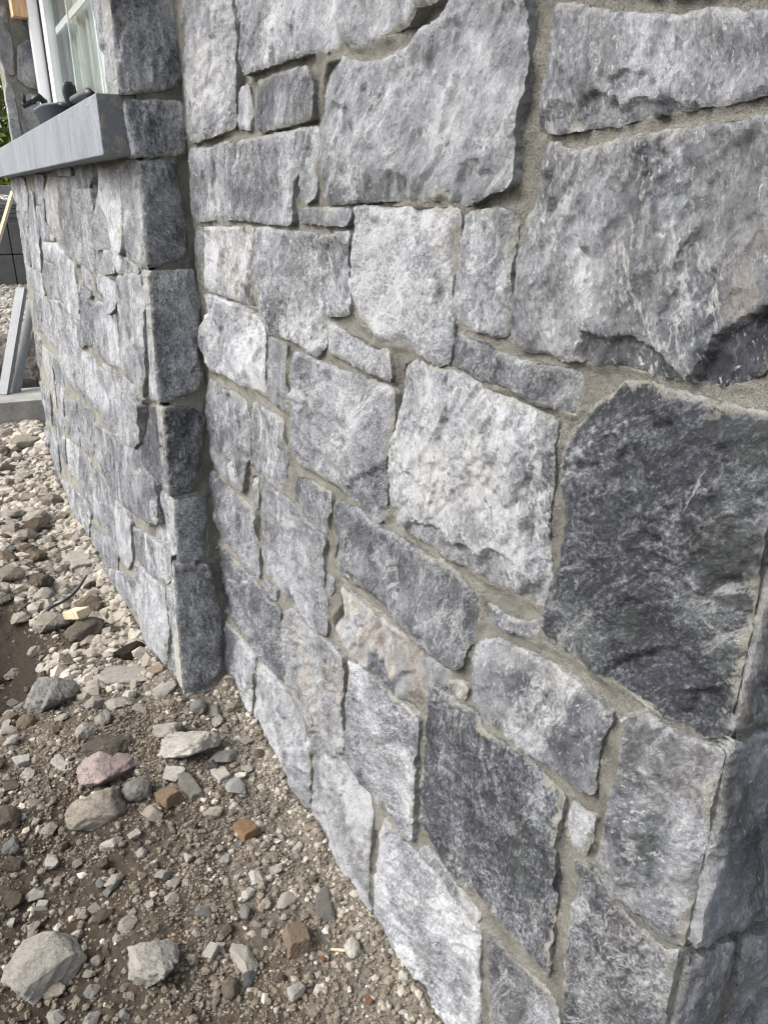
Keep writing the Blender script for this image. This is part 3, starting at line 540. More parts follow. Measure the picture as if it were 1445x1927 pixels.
def poly_line_dist(p, L):
    out = np.full(len(p), 1e9)
    for a_, b_ in zip(L[:-1], L[1:]):
        ab = b_ - a_; t = np.clip(((p - a_) @ ab) / max(ab @ ab, 1e-12), 0, 1)
        out = np.minimum(out, np.hypot(*(p - a_ - t[:, None] * ab).T))
    return out

def stone_patch(poly, off, seed, step, depth=.06, relief=1.0, jag=.0015, feats=(), grow=.0014, umin=None, umax=None):
    """front relief + sides of one stone in plane coordinates -> verts (u, v, n), faces, edge distance"""
    R = np.random.default_rng(seed)
    ol = outline(poly, step, jag, seed % 97, grow)
    if umin is not None:
        m = ol[:, 0] < umin; ol[m, 0] = umin + (umin - ol[m, 0]) * .02 + np.arange(m.sum()) * 1e-7
    if umax is not None:
        m = ol[:, 0] > umax; ol[m, 0] = umax + (umax - ol[m, 0]) * .02 - np.arange(m.sum()) * 1e-7
    lo, hi = ol.min(0), ol.max(0)
    gx = np.arange(lo[0], hi[0], step); gy = np.arange(lo[1], hi[1], step * .87)
    G = np.stack(np.meshgrid(gx, gy), -1); G[1::2, :, 0] += step * .5; G = G.reshape(-1, 2)
    G += R.normal(0, step * .12, G.shape)
    G = G[inside(G, ol)]
    if len(G): G = G[seg_dist(G, ol) > step * .55]
    P2 = [Vector(p) for p in ol] + [Vector(p) for p in G]
    vs, es, fs, ov, oe, of = delaunay_2d_cdt(P2, [], [list(range(len(ol)))], 1, 1e-6)
    V = np.array([tuple(v) for v in vs]); F = [tuple(f) for f in fs if len(f) == 3]
    de = seg_dist(V, ol); u, v = V[:, 0], V[:, 1]
    size = min(hi - lo); s = seed % 89
    A = relief * min(1.0, .45 + size / .25)
    tilt = R.normal(0, .016, 2) * relief
    wu, wv_ = u + fbm(u * 16, v * 16, 3, s + 61) * .018, v + fbm(u * 16, v * 16, 3, s + 67) * .018
    def planes(k, sg): return np.min([(wu - R.uniform(lo[0], hi[0])) * R.normal(0, sg) + (wv_ - R.uniform(lo[1], hi[1])) * R.normal(0, sg) for _ in range(k)], 0)
    fac = planes(3, .050) - planes(3, .055)               # broad split planes meeting in creases
    fac = (fac - fac.mean()) * relief * min(1, .4 + size / .3)
    h = off + (u - (lo[0] + hi[0]) / 2) * tilt[0] + (v - (lo[1] + hi[1]) / 2) * tilt[1]
    h = h + fbm(u * 6, v * 6, 2, s) * .004 * A
    h = h + np.clip(fac, -.005, .006) * sstep(-.004, .03, de)
    # cleavage terraces: stepped flakes running along the foliation
    an = R.uniform(-.6, .6) + (1.1 if size > .2 else 0); cu, cv = u * math.cos(an) + v * math.sin(an), -u * math.sin(an) + v * math.cos(an)
    tn = fbm(cu * 8, cv * 4.5, 5, s + 3) * 2.1 + (cu * R.normal(0, 2)) + 10
    fl = np.floor(tn); fr = tn - fl
    h = h + (fl + sstep(.90, 1.0, fr) - 10) * .0050 * A
    tn = fbm(cu * 26, cv * 11, 4, s + 13) * 2.4 + 10
    fl = np.floor(tn); fr = tn - fl
    h = h + (fl + sstep(.82, 1.0, fr) - 10) * .0020 * A
    h = h + fbm(cu * 60, cv * 28, 5, s + 7) * .0060 * A + np.abs(fbm(cu * 120, cv * 60, 2, s + 9)) * .0016 * A
    # chipped corners and edges: conchoidal cuts
    cen = ol.mean(0)
    for k in range(R.integers(2, 5)):
        c = ol[R.integers(len(ol))]; d = cen - c
        if c[0] < .36 and lo[0] < .33 and hi[0] > .33: continue
        d = d * 1.0; d /= max(np.linalg.norm(d), 1e-6)
        aa = R.normal(0, .5); d = np.array([d[0] * math.cos(aa) - d[1] * math.sin(aa), d[0] * math.sin(aa) + d[1] * math.cos(aa)])
        pu, pv = u - c[0], v - c[1]; fwd = pu * d[0] + pv * d[1]; lat = -pu * d[1] + pv * d[0]
        dr = R.uniform(.0015, .0055) * relief * min(1, .3 + size / .12); sl = R.uniform(.18, .6)
        wob = fbm(u * 30, v * 30, 3, s + k * 5) * .010 + fbm(u * 110, v * 110, 2, s + k) * .003
        cut = off - dr + sl * (np.maximum(fwd, -.01) + wob) + np.abs(lat) ** 1.5 * R.uniform(.3, 1.2) + fbm(u * 60, v * 60, 3, s + k) * .0015
        h = np.minimum(h, cut)
    inn = de > min(.012, de.max() * .5)
    h = h - (np.percentile(h[inn], 60) - off)             # the face keeps to its traced plane
    er = .0028 + .004 * fbm(u * 30, v * 30, 3, s + 21)
    t = np.clip(de / np.maximum(er, .0012), 0, 1)
    h = h - (1 - t) ** 1.2 * .0022 * min(1, size / .05) - (de < .0035) * np.abs(fbm(u * 90, v * 90, 2, s + 33)) * .004
    fresh, stain = np.zeros(len(V)), np.zeros(len(V))
    for fp, k, dep, fade, dt, dw in feats:
        fp = np.array(fp, float) / 1000
        wv = np.column_stack([u + fbm(u * 60, v * 60, 3, s + 41) * .006, v + fbm(u * 60, v * 60, 3, s + 47) * .006])
        ins = inside(wv, fp); d = seg_dist(wv, fp); sd = np.where(ins, d, -d)
        dl = poly_line_dist(wv, fp[:k]) if k else d
        if dep: h = h - np.where(ins, dep / 1000 * sstep(0, .0015, sd) * (np.exp(-dl / (fade / 1000)) if fade else 1), 0)
        soft = sstep(-.001, .003, sd) if (k or dep) else sstep(-.014, .014, sd)
        fresh += dt * soft; stain += dw * soft
    nF = len(V)
    bd = {}
    for f in F:
        for i in range(3):
            a_, b_ = f[i], f[(i + 1) % 3]
            if (b_, a_) in bd: del bd[(b_, a_)]
            else: bd[(a_, b_)] = 1
    ids = sorted({i for e_ in bd for i in e_}); mp = {i: nF + k for k, i in enumerate(ids)}; nb = len(ids)
    back = np.column_stack([V[ids], np.full(nb, off - depth)])
    midn = np.column_stack([V[ids] + R.normal(0, .0009, (nb, 2)), h[ids] - .014 + R.normal(0, .0015, nb)])
    rim = np.column_stack([V[ids], h[ids]])
    V3 = np.vstack([np.column_stack([V, h]), midn, back, rim])
    quads = []
    for a_, b_ in bd:
        quads += [(mp[b_] + 2 * nb, mp[a_] + 2 * nb, mp[a_], mp[b_]), (mp[b_], mp[a_], mp[a_] + nb, mp[b_] + nb)]
    edge = np.concatenate([de, np.full(nb, -.004), np.full(nb, -.01), np.full(nb, .004)])
    tris = F + [(q[0], q[1], q[2]) for q in quads] + [(q[0], q[2], q[3]) for q in quads]
    return V3, np.array(tris, int), np.column_stack([edge, np.concatenate([fresh, fresh[ids], fresh[ids], fresh[ids]]), np.concatenate([stain, stain[ids], stain[ids], stain[ids]])])

def to_world(V3, pl):
    O, U, Vv, N = FR[pl]
    return O + V3[:, :1] * U + V3[:, 1:2] * Vv + V3[:, 2:3] * N

def build_stone(name, patches, parent, tone, warm, ang, mat, base):
    VV, FF, EE = [], [], []; n = 0
    for pl, V3, F, ed in patches:
        W = to_world(V3, pl); O, U, Vv, N = FR[pl]
        if np.dot(np.cross(U, Vv), N) < 0: F = F[:, ::-1]
        VV.append(W); FF.append(F + n); EE.append(ed); n += len(W)
    V = np.vstack(VV); F = np.vstack(FF); c = V.mean(0)
    me = fast_mesh(name, V - c, F, mat); EE = np.vstack(EE); fattr(me, 'edge', EE[:, 0]); fattr(me, 'fresh', EE[:, 1]); fattr(me, 'stain', EE[:, 2])
    o = bpy.data.objects.new(name, me); o.location = Vector(c) - Vector(base)
    o.color = (tone, warm, ang, random.choice((.2, .4, .55, .7, .9)) if tone > .16 else .95)
    return link(o, parent)

wall = empty('stone_wall', (1.0, 0, 0), 'long wall of big rough grey stones with pale mortar joints filling the right of the view', 'wall')
bay = empty('window_bay', (2.6, 0, 0), 'projecting stone bay with dark corner stones and a slate window sill', 'wall')

PLANE_POLYS = {k: [] for k in FR}
NEAR, BAYW = [], []
strips = {}
seed = 100
def dedupe(poly):
    out = []
    for p in poly:
        if not out or math.hypot(p[0] - out[-1][0], p[1] - out[-1][1]) > .0015: out.append(p)
    if math.hypot(out[0][0] - out[-1][0], out[0][1] - out[-1][1]) < .0015: out.pop()
    return out

entries = []
FEAT = {}
for f_ in FEATURES: FEAT.setdefault(f_[0], []).append(f_[1:])
for pl, off, tone, warm, ang, q, pts in STONES:
    entries.append([pl, off / 1000, tone, warm, ang, q, dedupe([(x / 1000, y / 1000) for x, y in pts])])
# courses that run on past the edges of the photograph
def rect(pl, u0, v0, u1, v1, tone):
    j = lambda: random.uniform(-.006, .006)
    entries.append([pl, random.uniform(0, .008), tone, 0.02, -1, -1, [(u0 + j(), v0 + j()), (u1 + j(), v0 + j()), (u1 + j(), v1 + j()), (u0 + j(), v1 + j())]])
for (z0, z1) in ((1.70, 1.90), (1.92, 2.16)):
    x = .32
    while x < 1.66:
        x1 = min(x + random.uniform(.16, .34), 1.71)
        rect('N', x, z0, x1, z1, random.uniform(.4, .65)); x = x1 + .018
for r_ in ((.32, 1.46, .60, 1.67), (.62, 1.54, .96, 1.67), (.98, 1.60, 1.30, 1.68), (.315, .02, .42, .27), (.435, -.03, .57, .07)): rect('N', *r_, random.uniform(.3, .6))
for r_ in ((-.2, 1.15, -.004, 1.36), (-.36, .85, -.235, 1.12), (-.4, .6, -.24, .83), (-.2, -.03, -.004, .33), (-.4, -.03, -.22, .14), (-.3, 1.38, -.004, 1.62)): rect('E', *r_, .25)
for r_ in ((-.015, -.15, .12, .035), (-.01, 1.68, .108, 1.9), (-.01, 1.92, .108, 2.16)): rect('R', *r_, .25)
for r_ in ((1.725, 1.71, 1.99, 1.93), (1.725, 1.95, 1.99, 2.18)): rect('B', *r_, .6)
for pj in ([(-.095, 1.44), (-.03, 1.45), (.02, 1.44), (.045, 1.50), (.038, 1.60), (-.005, 1.655), (-.06, 1.64), (-.095, 1.60)], [(.05, 1.44), (.088, 1.44), (.086, 1.66), (.07, 1.70), (.052, 1.66)],
           [(-.095, 1.63), (-.06, 1.67), (-.004, 1.68), (.03, 1.71), (.01, 1.83), (-.04, 1.86), (-.095, 1.84)], [(.04, 1.72), (.075, 1.725), (.085, 1.80), (.07, 1.96), (.03, 1.98), (.025, 1.86)], [(-.095, 1.87), (-.03, 1.885), (.02, 2.0), (-.01, 2.13), (-.095, 2.15)], [(.03, 2.0), (.085, 1.99), (.085, 2.2), (.0, 2.2)]):
    entries.append(['J', random.uniform(-.004, .006), random.uniform(.45, .7), .45, -1, -1, pj])

for e_ in entries:
    if e_[0] == 'B' and e_[5] >= 0: strips[e_[5]] = e_
for ei, (pl, off, tone, warm, ang, q, poly) in enumerate(entries):
    seed += 1
    if ang < 0: ang = random.choice((.36, .46, .52, .57, .62, .66, .72, .80)) + random.uniform(-.04, .04)
    if pl == 'B' and q >= 0: PLANE_POLYS[pl].append((np.array(poly), off)); continue
    near = pl in 'NE'
    cx_ = np.mean([p[0] for p in poly])
    step = (.0034 if cx_ < .75 else .0042 if cx_ < 1.2 else .0052) if pl == 'N' else .0042 if pl in 'ER' else .008
    if pl == 'R' and q in strips:
        um = max(p[0] for p in poly)
        poly = [((.137 - .03 * p[1] + strips[q][1] + .0005) if p[0] > um - .024 else p[0], p[1]) for p in poly]
    V3, F, ed = stone_patch(poly, off, seed, step, relief=1.0 if pl in 'NE' else .7, feats=FEAT.get(ei, ()), grow=.004 if pl == 'B' else .0004, umin=.3085 if pl == 'N' else None, umax=-.006 if pl == 'E' else None, depth=.016 if pl == 'E' else .06)
    PLANE_POLYS[pl].append((np.array(poly), off))
    patches = [(pl, V3, F, ed)]
    name = 'stone'
    if pl == 'R' and q in strips:
        s_ = strips[q]; V3, F, ed = stone_patch(s_[6], s_[1], seed + 500, .007, relief=.7)
        patches.append(('B', V3, F, ed)); name = 'corner_stone'
    par, base = (wall, (1, 0, 0)) if pl in 'NE' else (bay, (2.6, 0, 0))
    o = build_stone(name, patches, par, tone, warm, ang, M_STONE if pl in 'NB' else M_STONE_END, base)

# ------------------------------------------------------------------ mortar beds behind the stones
def mortar_sheet(name, pl, us, vs, parent, base, recess=.0085, fillet=.0055):
    us, vs = np.asarray(us), np.asarray(vs)
    U2, V2 = np.meshgrid(us, vs); p = np.column_stack([U2.ravel(), V2.ravel()])
    dmin = np.full(len(p), .05); lift = np.zeros(len(p)); deep = np.zeros(len(p))
    for poly, off in PLANE_POLYS[pl]:
        lo, hi = poly.min(0) - .03, poly.max(0) + .03
        m = np.where((p[:, 0] > lo[0]) & (p[:, 0] < hi[0]) & (p[:, 1] > lo[1]) & (p[:, 1] < hi[1]))[0]
        if not len(m): continue
        d = seg_dist(p[m], poly); ins = inside(p[m], poly); deep[m[ins]] = np.maximum(deep[m[ins]], d[ins]); d[ins] = 0
        b = d < dmin[m]; dmin[m[b]] = d[b]; lift[m[b]] = off
    u, v = p[:, 0], p[:, 1]
    rec = recess * (1.0 + 1.3 * fbm(u * 6, v * 6, 3, 31))
    h = -rec + np.clip(1 - dmin / .010, 0, 1) ** 1.5 * fillet * (.75 + 1.3 * fbm(u * 20, v * 20, 2, 44))
    h += fbm(u * 45, v * 45, 4, 51) * .0045 + fbm(u * 150, v * 150, 2, 55) * .0016
    h = np.minimum(h, lift - (.0042 if pl in 'BR' else .0026) + .003 * fbm(u * 30, v * 30, 2, 58))
    h = h - sstep(.002, .009, deep) * .025                # the bed runs on behind each stone
    V3 = np.column_stack([p, h]); W = to_world(V3, pl) - np.array(base)
    nu, nv = len(us), len(vs); i = np.arange(nu * nv).reshape(nv, nu)
    F = np.stack([i[:-1, :-1], i[:-1, 1:], i[1:, 1:], i[1:, :-1]], -1).reshape(-1, 4)
    O, Ux, Vx, N = FR[pl]
    if np.dot(np.cross(Ux, Vx), N) < 0: F = F[:, ::-1]
    me = fast_mesh(name, W, F, M_MORTAR)
    return link(bpy.data.objects.new(name, me), parent)

def arange2(a, b, s1, s2, k):      # fine up to k, coarser beyond
    return np.concatenate([np.arange(a, k, s1), np.arange(k, b + s2, s2)])
WB, BB = (1, 0, 0), (2.6, 0, 0)
mortar_sheet('mortar', 'N', np.arange(.312, 1.742, .0042), np.arange(-.25, 2.2, .0042), wall, WB)
mortar_sheet('mortar', 'E', np.arange(-.45, -.006, .006), np.arange(-.25, 2.2, .006), wall, WB)
box('wall_core', (.335 - 1, -.45, -.3), (1.70 - 1, -.04, 2.19), M_MORTAR, wall)
mortar_sheet('mortar', 'R', np.arange(-.045, .082, .0045), np.arange(-.3, 2.2, .0045), bay, BB)
mortar_sheet('mortar', 'B', arange2(1.727, 4.335, .006, .012, 2.4), np.arange(-.35, 1.335, .006), bay, BB, .0085, .003)
mortar_sheet('mortar', 'B', np.arange(1.727, 1.985, .006), np.arange(1.42, 2.2, .006), bay, BB, .0085, .003)
mortar_sheet('mortar', 'J', np.arange(-.13, .075, .006), np.arange(1.42, 2.2, .006), bay, BB, .0085, .003)
box('wall_core', (1.755 - 2.6, -.45, -.4), (4.315 - 2.6, .06, 1.318), M_MORTAR, bay)
box('wall_core', (1.755 - 2.6, -.45, 1.4315), (1.97 - 2.6, .055, 2.19), M_MORTAR, bay)
box('wall_core', (4.095 - 2.6, -.45, 1.4315), (4.315 - 2.6, .068, 2.19), M_MORTAR, bay)

# ------------------------------------------------------------------ window in the bay
M_SLATE = slate_material()
M_UPVC = plain('white upvc', (.80, .81, .82), .35, .03, 10)
M_RUBBER = plain('black rubber', (.02, .02, .022), .6, .2, 40)
M_CURTAIN = plain('pale net curtain', (.50, .515, .49), .85, .08, 20)
M_TIMBER = wood_material('raw softwood', (.42, .25, .13), (.62, .42, .25))
M_PALEWOOD = wood_material('pale batten wood', (.34, .27, .18), (.50, .42, .30))
t_ = NT('window glass')
tr = t_.n('ShaderNodeBsdfTransparent'); tr.inputs[0].default_value = (.94, .965, .955, 1)
gl = t_.n('ShaderNodeBsdfGlossy'); gl.inputs['Roughness'].default_value = .015
fr_ = t_.n('ShaderNodeFresnel'); fr_.inputs[0].default_value = 1.5
mx = t_.n('ShaderNodeMixShader'); t_.l(t_.math('MULTIPLY', fr_.outputs[0], .38), mx.inputs[0]); t_.l(tr.outputs[0], mx.inputs[1]); t_.l(gl.outputs[0], mx.inputs[2])
t_.l(mx.outputs[0], t_.t.nodes['Material Output'].inputs['Surface']); M_GLASS = t_.m
box('window_sill', (1.73 - 2.6, .02, 1.321), (4.36 - 2.6, .157, 1.4295), M_SLATE, bay, .0025)
wf = box('window_frame', (4.0 - 2.6, -.135, 1.4315), (4.052 - 2.6, -.045, 2.19), M_UPVC, bay, .003)   # far jamb post of the frame
def sub(name, p0, p1, mat, par, bev=.0):
    o = box(name, p0, p1, mat, par, bev); return o
sub('bottom_rail', (1.98 - 2.6, -.135, 1.4315), (3.998 - 2.6, -.085, 1.462), M_UPVC, wf, .002)
sub('gasket', (3.985 - 2.6, -.100, 1.465), (3.9985 - 2.6, -.086, 2.19), M_RUBBER, wf)
sub('sash_stile', (3.90 - 2.6, -.128, 1.464), (3.984 - 2.6, -.092, 2.19), M_UPVC, wf, .002)
sub('glass_pane', (1.98 - 2.6, -.122, 1.464), (3.898 - 2.6, -.114, 2.19), M_GLASS, wf)
for x_ in (3.55, 3.05, 2.62):
    sub('glazing_bar', (x_ - 2.6, -.128, 1.464), (x_ + .018 - 2.6, -.123, 2.19), M_UPVC, wf)
sub('glazing_bar', (1.98 - 2.6, -.1355, 1.86), (3.898 - 2.6, -.1285, 1.885), M_UPVC, wf)
cx_ = np.arange(1.95, 4.0, .008); cz_ = np.array([1.44, 1.7, 1.95, 2.19])
cy_ = -.20 + .028 * np.sin(cx_ * 38 + 1.5 * np.sin(cx_ * 7)) + .012 * np.sin(cx_ * 91)
V = [(x - 2.6, y + .006 * k * math.sin(x * 13), z) for k, z in enumerate(cz_) for x, y in zip(cx_, cy_)]
n_ = len(cx_); F = [(k * n_ + i, k * n_ + i + 1, (k + 1) * n_ + i + 1, (k + 1) * n_ + i) for k in range(3) for i in range(n_ - 1)]
cu = mesh_obj('curtain', V, F, M_CURTAIN, bay, smooth=True)
sm = cu.modifiers.new('thickness', 'SOLIDIFY'); sm.thickness = .002
box('room_backing', (1.95 - 2.6, -.46, 1.42), (4.1 - 2.6, -.452, 2.2), plain('dark room shade', (.12, .12, .11), .9, .1), bay)  # panel behind the curtain; the unlit room's darkness is put into its colour
box('window_head', (1.68 - 2.6, -.45, 2.192), (4.36 - 2.6, .11, 2.34), M_SLATE, bay)
box('timber_block', (-.03, -.05, 0), (.03, .05, .19), M_TIMBER, bay, .003, (0, 0, .05), (4.03 - 2.6, -.035, 1.93))

# ------------------------------------------------------------------ the ground
def GZ(x, y):
    x = np.asarray(x, float); y = np.asarray(y, float)
    z = np.interp(x, [-50, 0, 1.2, 1.70, 2.0, 2.42, 2.8, 3.65, 4.2, 4.6, 5.2, 8, 15, 400], [-.02, 0, 0, .03, -.03, -.085, -.10, -.16, -.10, -.03, .0, .0, 0, 0])
    nearf = np.exp(-((x - 2.2) / 3.2) ** 4)
    # spoil ridge beside the bay, hollow at the left
    z = z + .10 * np.exp(-((x - 2.95) / .65) ** 2 - ((y - .52) / .17) ** 2)
    z = z - .11 * np.exp(-((x - 2.36) / .30) ** 2 - ((y - .54) / .11) ** 2)
    z = z + .02 * np.exp(-((x - 1.55) / .35) ** 2 - ((y - .35) / .15) ** 2)
    z = z + (.022 + .03 * perlin(x * 9, y * 3, 91)) * np.exp(-(y / .04) ** 2) * nearf + .03 * np.exp(-((y - .135) / .045) ** 2) * sstep(1.72, 1.8, x) * nearf
    z = z + (fbm(x * 3.1, y * 3.1, 4, 61) * .030 + fbm(x * 17, y * 17, 4, 65) * .011 + fbm(x * 70, y * 70, 3, 68) * .0058) * (.35 + .65 * nearf)
    return z

def damp(x, y):
    d = .42 + fbm(x * 2.3, y * 2.3, 3, 81) * .45
    d = d + 1.25 * np.exp(-((x - 2.34) / .36) ** 2 - ((y - .545) / .115) ** 2)
    d = d + .42 * np.exp(-((x - 1.15) / .40) ** 2 - ((y - .55) / .22) ** 2)
    d = d - .5 * np.exp(-((y - .02) / .14) ** 2) - .35 * sstep(2.3, 3.0, x)
    return d

def graded(fine0, fine1, st, lo, hi, g=1.18):
    c = list(np.arange(fine0, fine1, st)); s = st
    while c[-1] < hi: s *= g; c.append(c[-1] + s)
    s = st
    while c[0] > lo: s *= g; c.insert(0, c[0] - s)
    return np.array(c)
gx_ = graded(.55, 3.2, .0065, -60, 600, 1.09); gy_ = graded(-.02, .78, .0065, -400, 400, 1.12)
X, Y = np.meshgrid(gx_, gy_); Z = GZ(X, Y)
Vg = np.column_stack([X.ravel(), Y.ravel(), Z.ravel()]); i = np.arange(X.size).reshape(X.shape)
Fg = np.stack([i[:-1, :-1], i[:-1, 1:], i[1:, 1:], i[1:, :-1]], -1).reshape(-1, 4)
me = fast_mesh('ground', Vg, Fg, M_SOIL); fattr(me, 'damp', damp(Vg[:, 0], Vg[:, 1]))
ground = link(bpy.data.objects.new('ground', me)); ground['kind'] = 'structure'

# ------------------------------------------------------------------ rubble
import bmesh
def ico(sub):
    bm = bmesh.new(); bmesh.ops.create_icosphere(bm, subdivisions=sub, radius=1)
    V = np.array([v.co[:] for v in bm.verts]); F = np.array([[v.index for v in f.verts] for f in bm.faces]); bm.free(); return V, F
I4, I1 = ico(5), ico(1)
I3 = ico(4)
def rock_mesh(name, seed, cuts=11, lo=.50, hi=.86, rough=.07, base=I4):
    R = np.random.default_rng(seed); V, F = base[0].copy(), base[1]
    for k in range(cuts):
        n = R.normal(size=3); n /= np.linalg.norm(n); d = R.uniform(lo, hi)
        q = V @ n; m = q > d; V[m] -= np.outer((q[m] - d) * .94, n)
    s = R.uniform(0, 50)
    nz = lambda f, k: (perlin(V[:, 0] * f + s, V[:, 1] * f + V[:, 2] * f * .7, k) + perlin(V[:, 2] * f + s, V[:, 0] * f - V[:, 1] * f * .6, k + 4)) * .5
    ln = 1 + rough * (nz(1.6, 1) * 1.5 + nz(4, 2) * 1.2 + nz(9, 3) * .8 + nz(19, 5) * .55 + nz(40, 6) * .32)
    V = V * ln[:, None]
    V -= (V.max(0) + V.min(0)) / 2; V /= (V.max(0) - V.min(0)) / 2
    return fast_mesh(name, V, F, M_ROCK)
ANG = [rock_mesh('angular_rock', 200 + k, 12, .42, .82, .10) for k in range(9)]      # angular
RND = [rock_mesh('rounded_rock', 300 + k, 5, .72, .95, .10, I3) for k in range(5)]    # rounded
FLT = [rock_mesh('flat_rock', 400 + k, 14, .45, .8, .07) for k in range(5)]
BRK = [rock_mesh('broken_block', 500 + k, 0, .5, .8, .05) for k in range(1)]
def block_mesh(name, seed):
    R = np.random.default_rng(seed); V, F = I4[0].copy(), I4[1]
    for ax in np.vstack([np.eye(3), -np.eye(3)]):
        n = ax + R.normal(0, .17, 3); n /= np.linalg.norm(n); d = R.uniform(.52, .58); q = V @ n; m = q > d; V[m] -= np.outer((q[m] - d) * .985, n)
    for k in range(5):
        n = R.normal(size=3); n /= np.linalg.norm(n); d = .70; q = V @ n; m = q > d; V[m] -= np.outer(q[m] - d, n)
    nz = perlin(V[:, 0] * 9 + seed, V[:, 1] * 9 + V[:, 2] * 7, 2); V = V * (1 + nz * .05 + perlin(V[:, 0] * 20 + seed, V[:, 1] * 20 + V[:, 2] * 16, 5) * .03)[:, None]
    V -= (V.max(0) + V.min(0)) / 2; V /= (V.max(0) - V.min(0)) / 2
    return fast_mesh(name, V, F, M_ROCK)
BLK = [block_mesh('block_chunk', 600 + k) for k in range(4)]

PALE, GREY, BEIGE, BROWN, DARK = (.47, .44, .385), (.27, .26, .24), (.41, .365, .30), (.15, .12, .09), (.035, .026, .018)
WHITE, PINK, TAN, TERRA, SLATEC = (.60, .57, .51), (.50, .40, .375), (.29, .215, .14), (.24, .11, .06), (.11, .115, .12)

def place_rock(me, x, y, w, dp, ht, yaw, col, sink=.3, tiltx=0., name='rubble_rock'):
    o = bpy.data.objects.new(name, me)
    z = float(GZ(x, y))
    o.scale = (dp / 2, w / 2, ht / 2); o.rotation_euler = (tiltx, random.uniform(-.15, .15), yaw)
    o.location = (x, y, z + ht * (.5 - sink)); o.color = (*col, 1)
    return link(o)

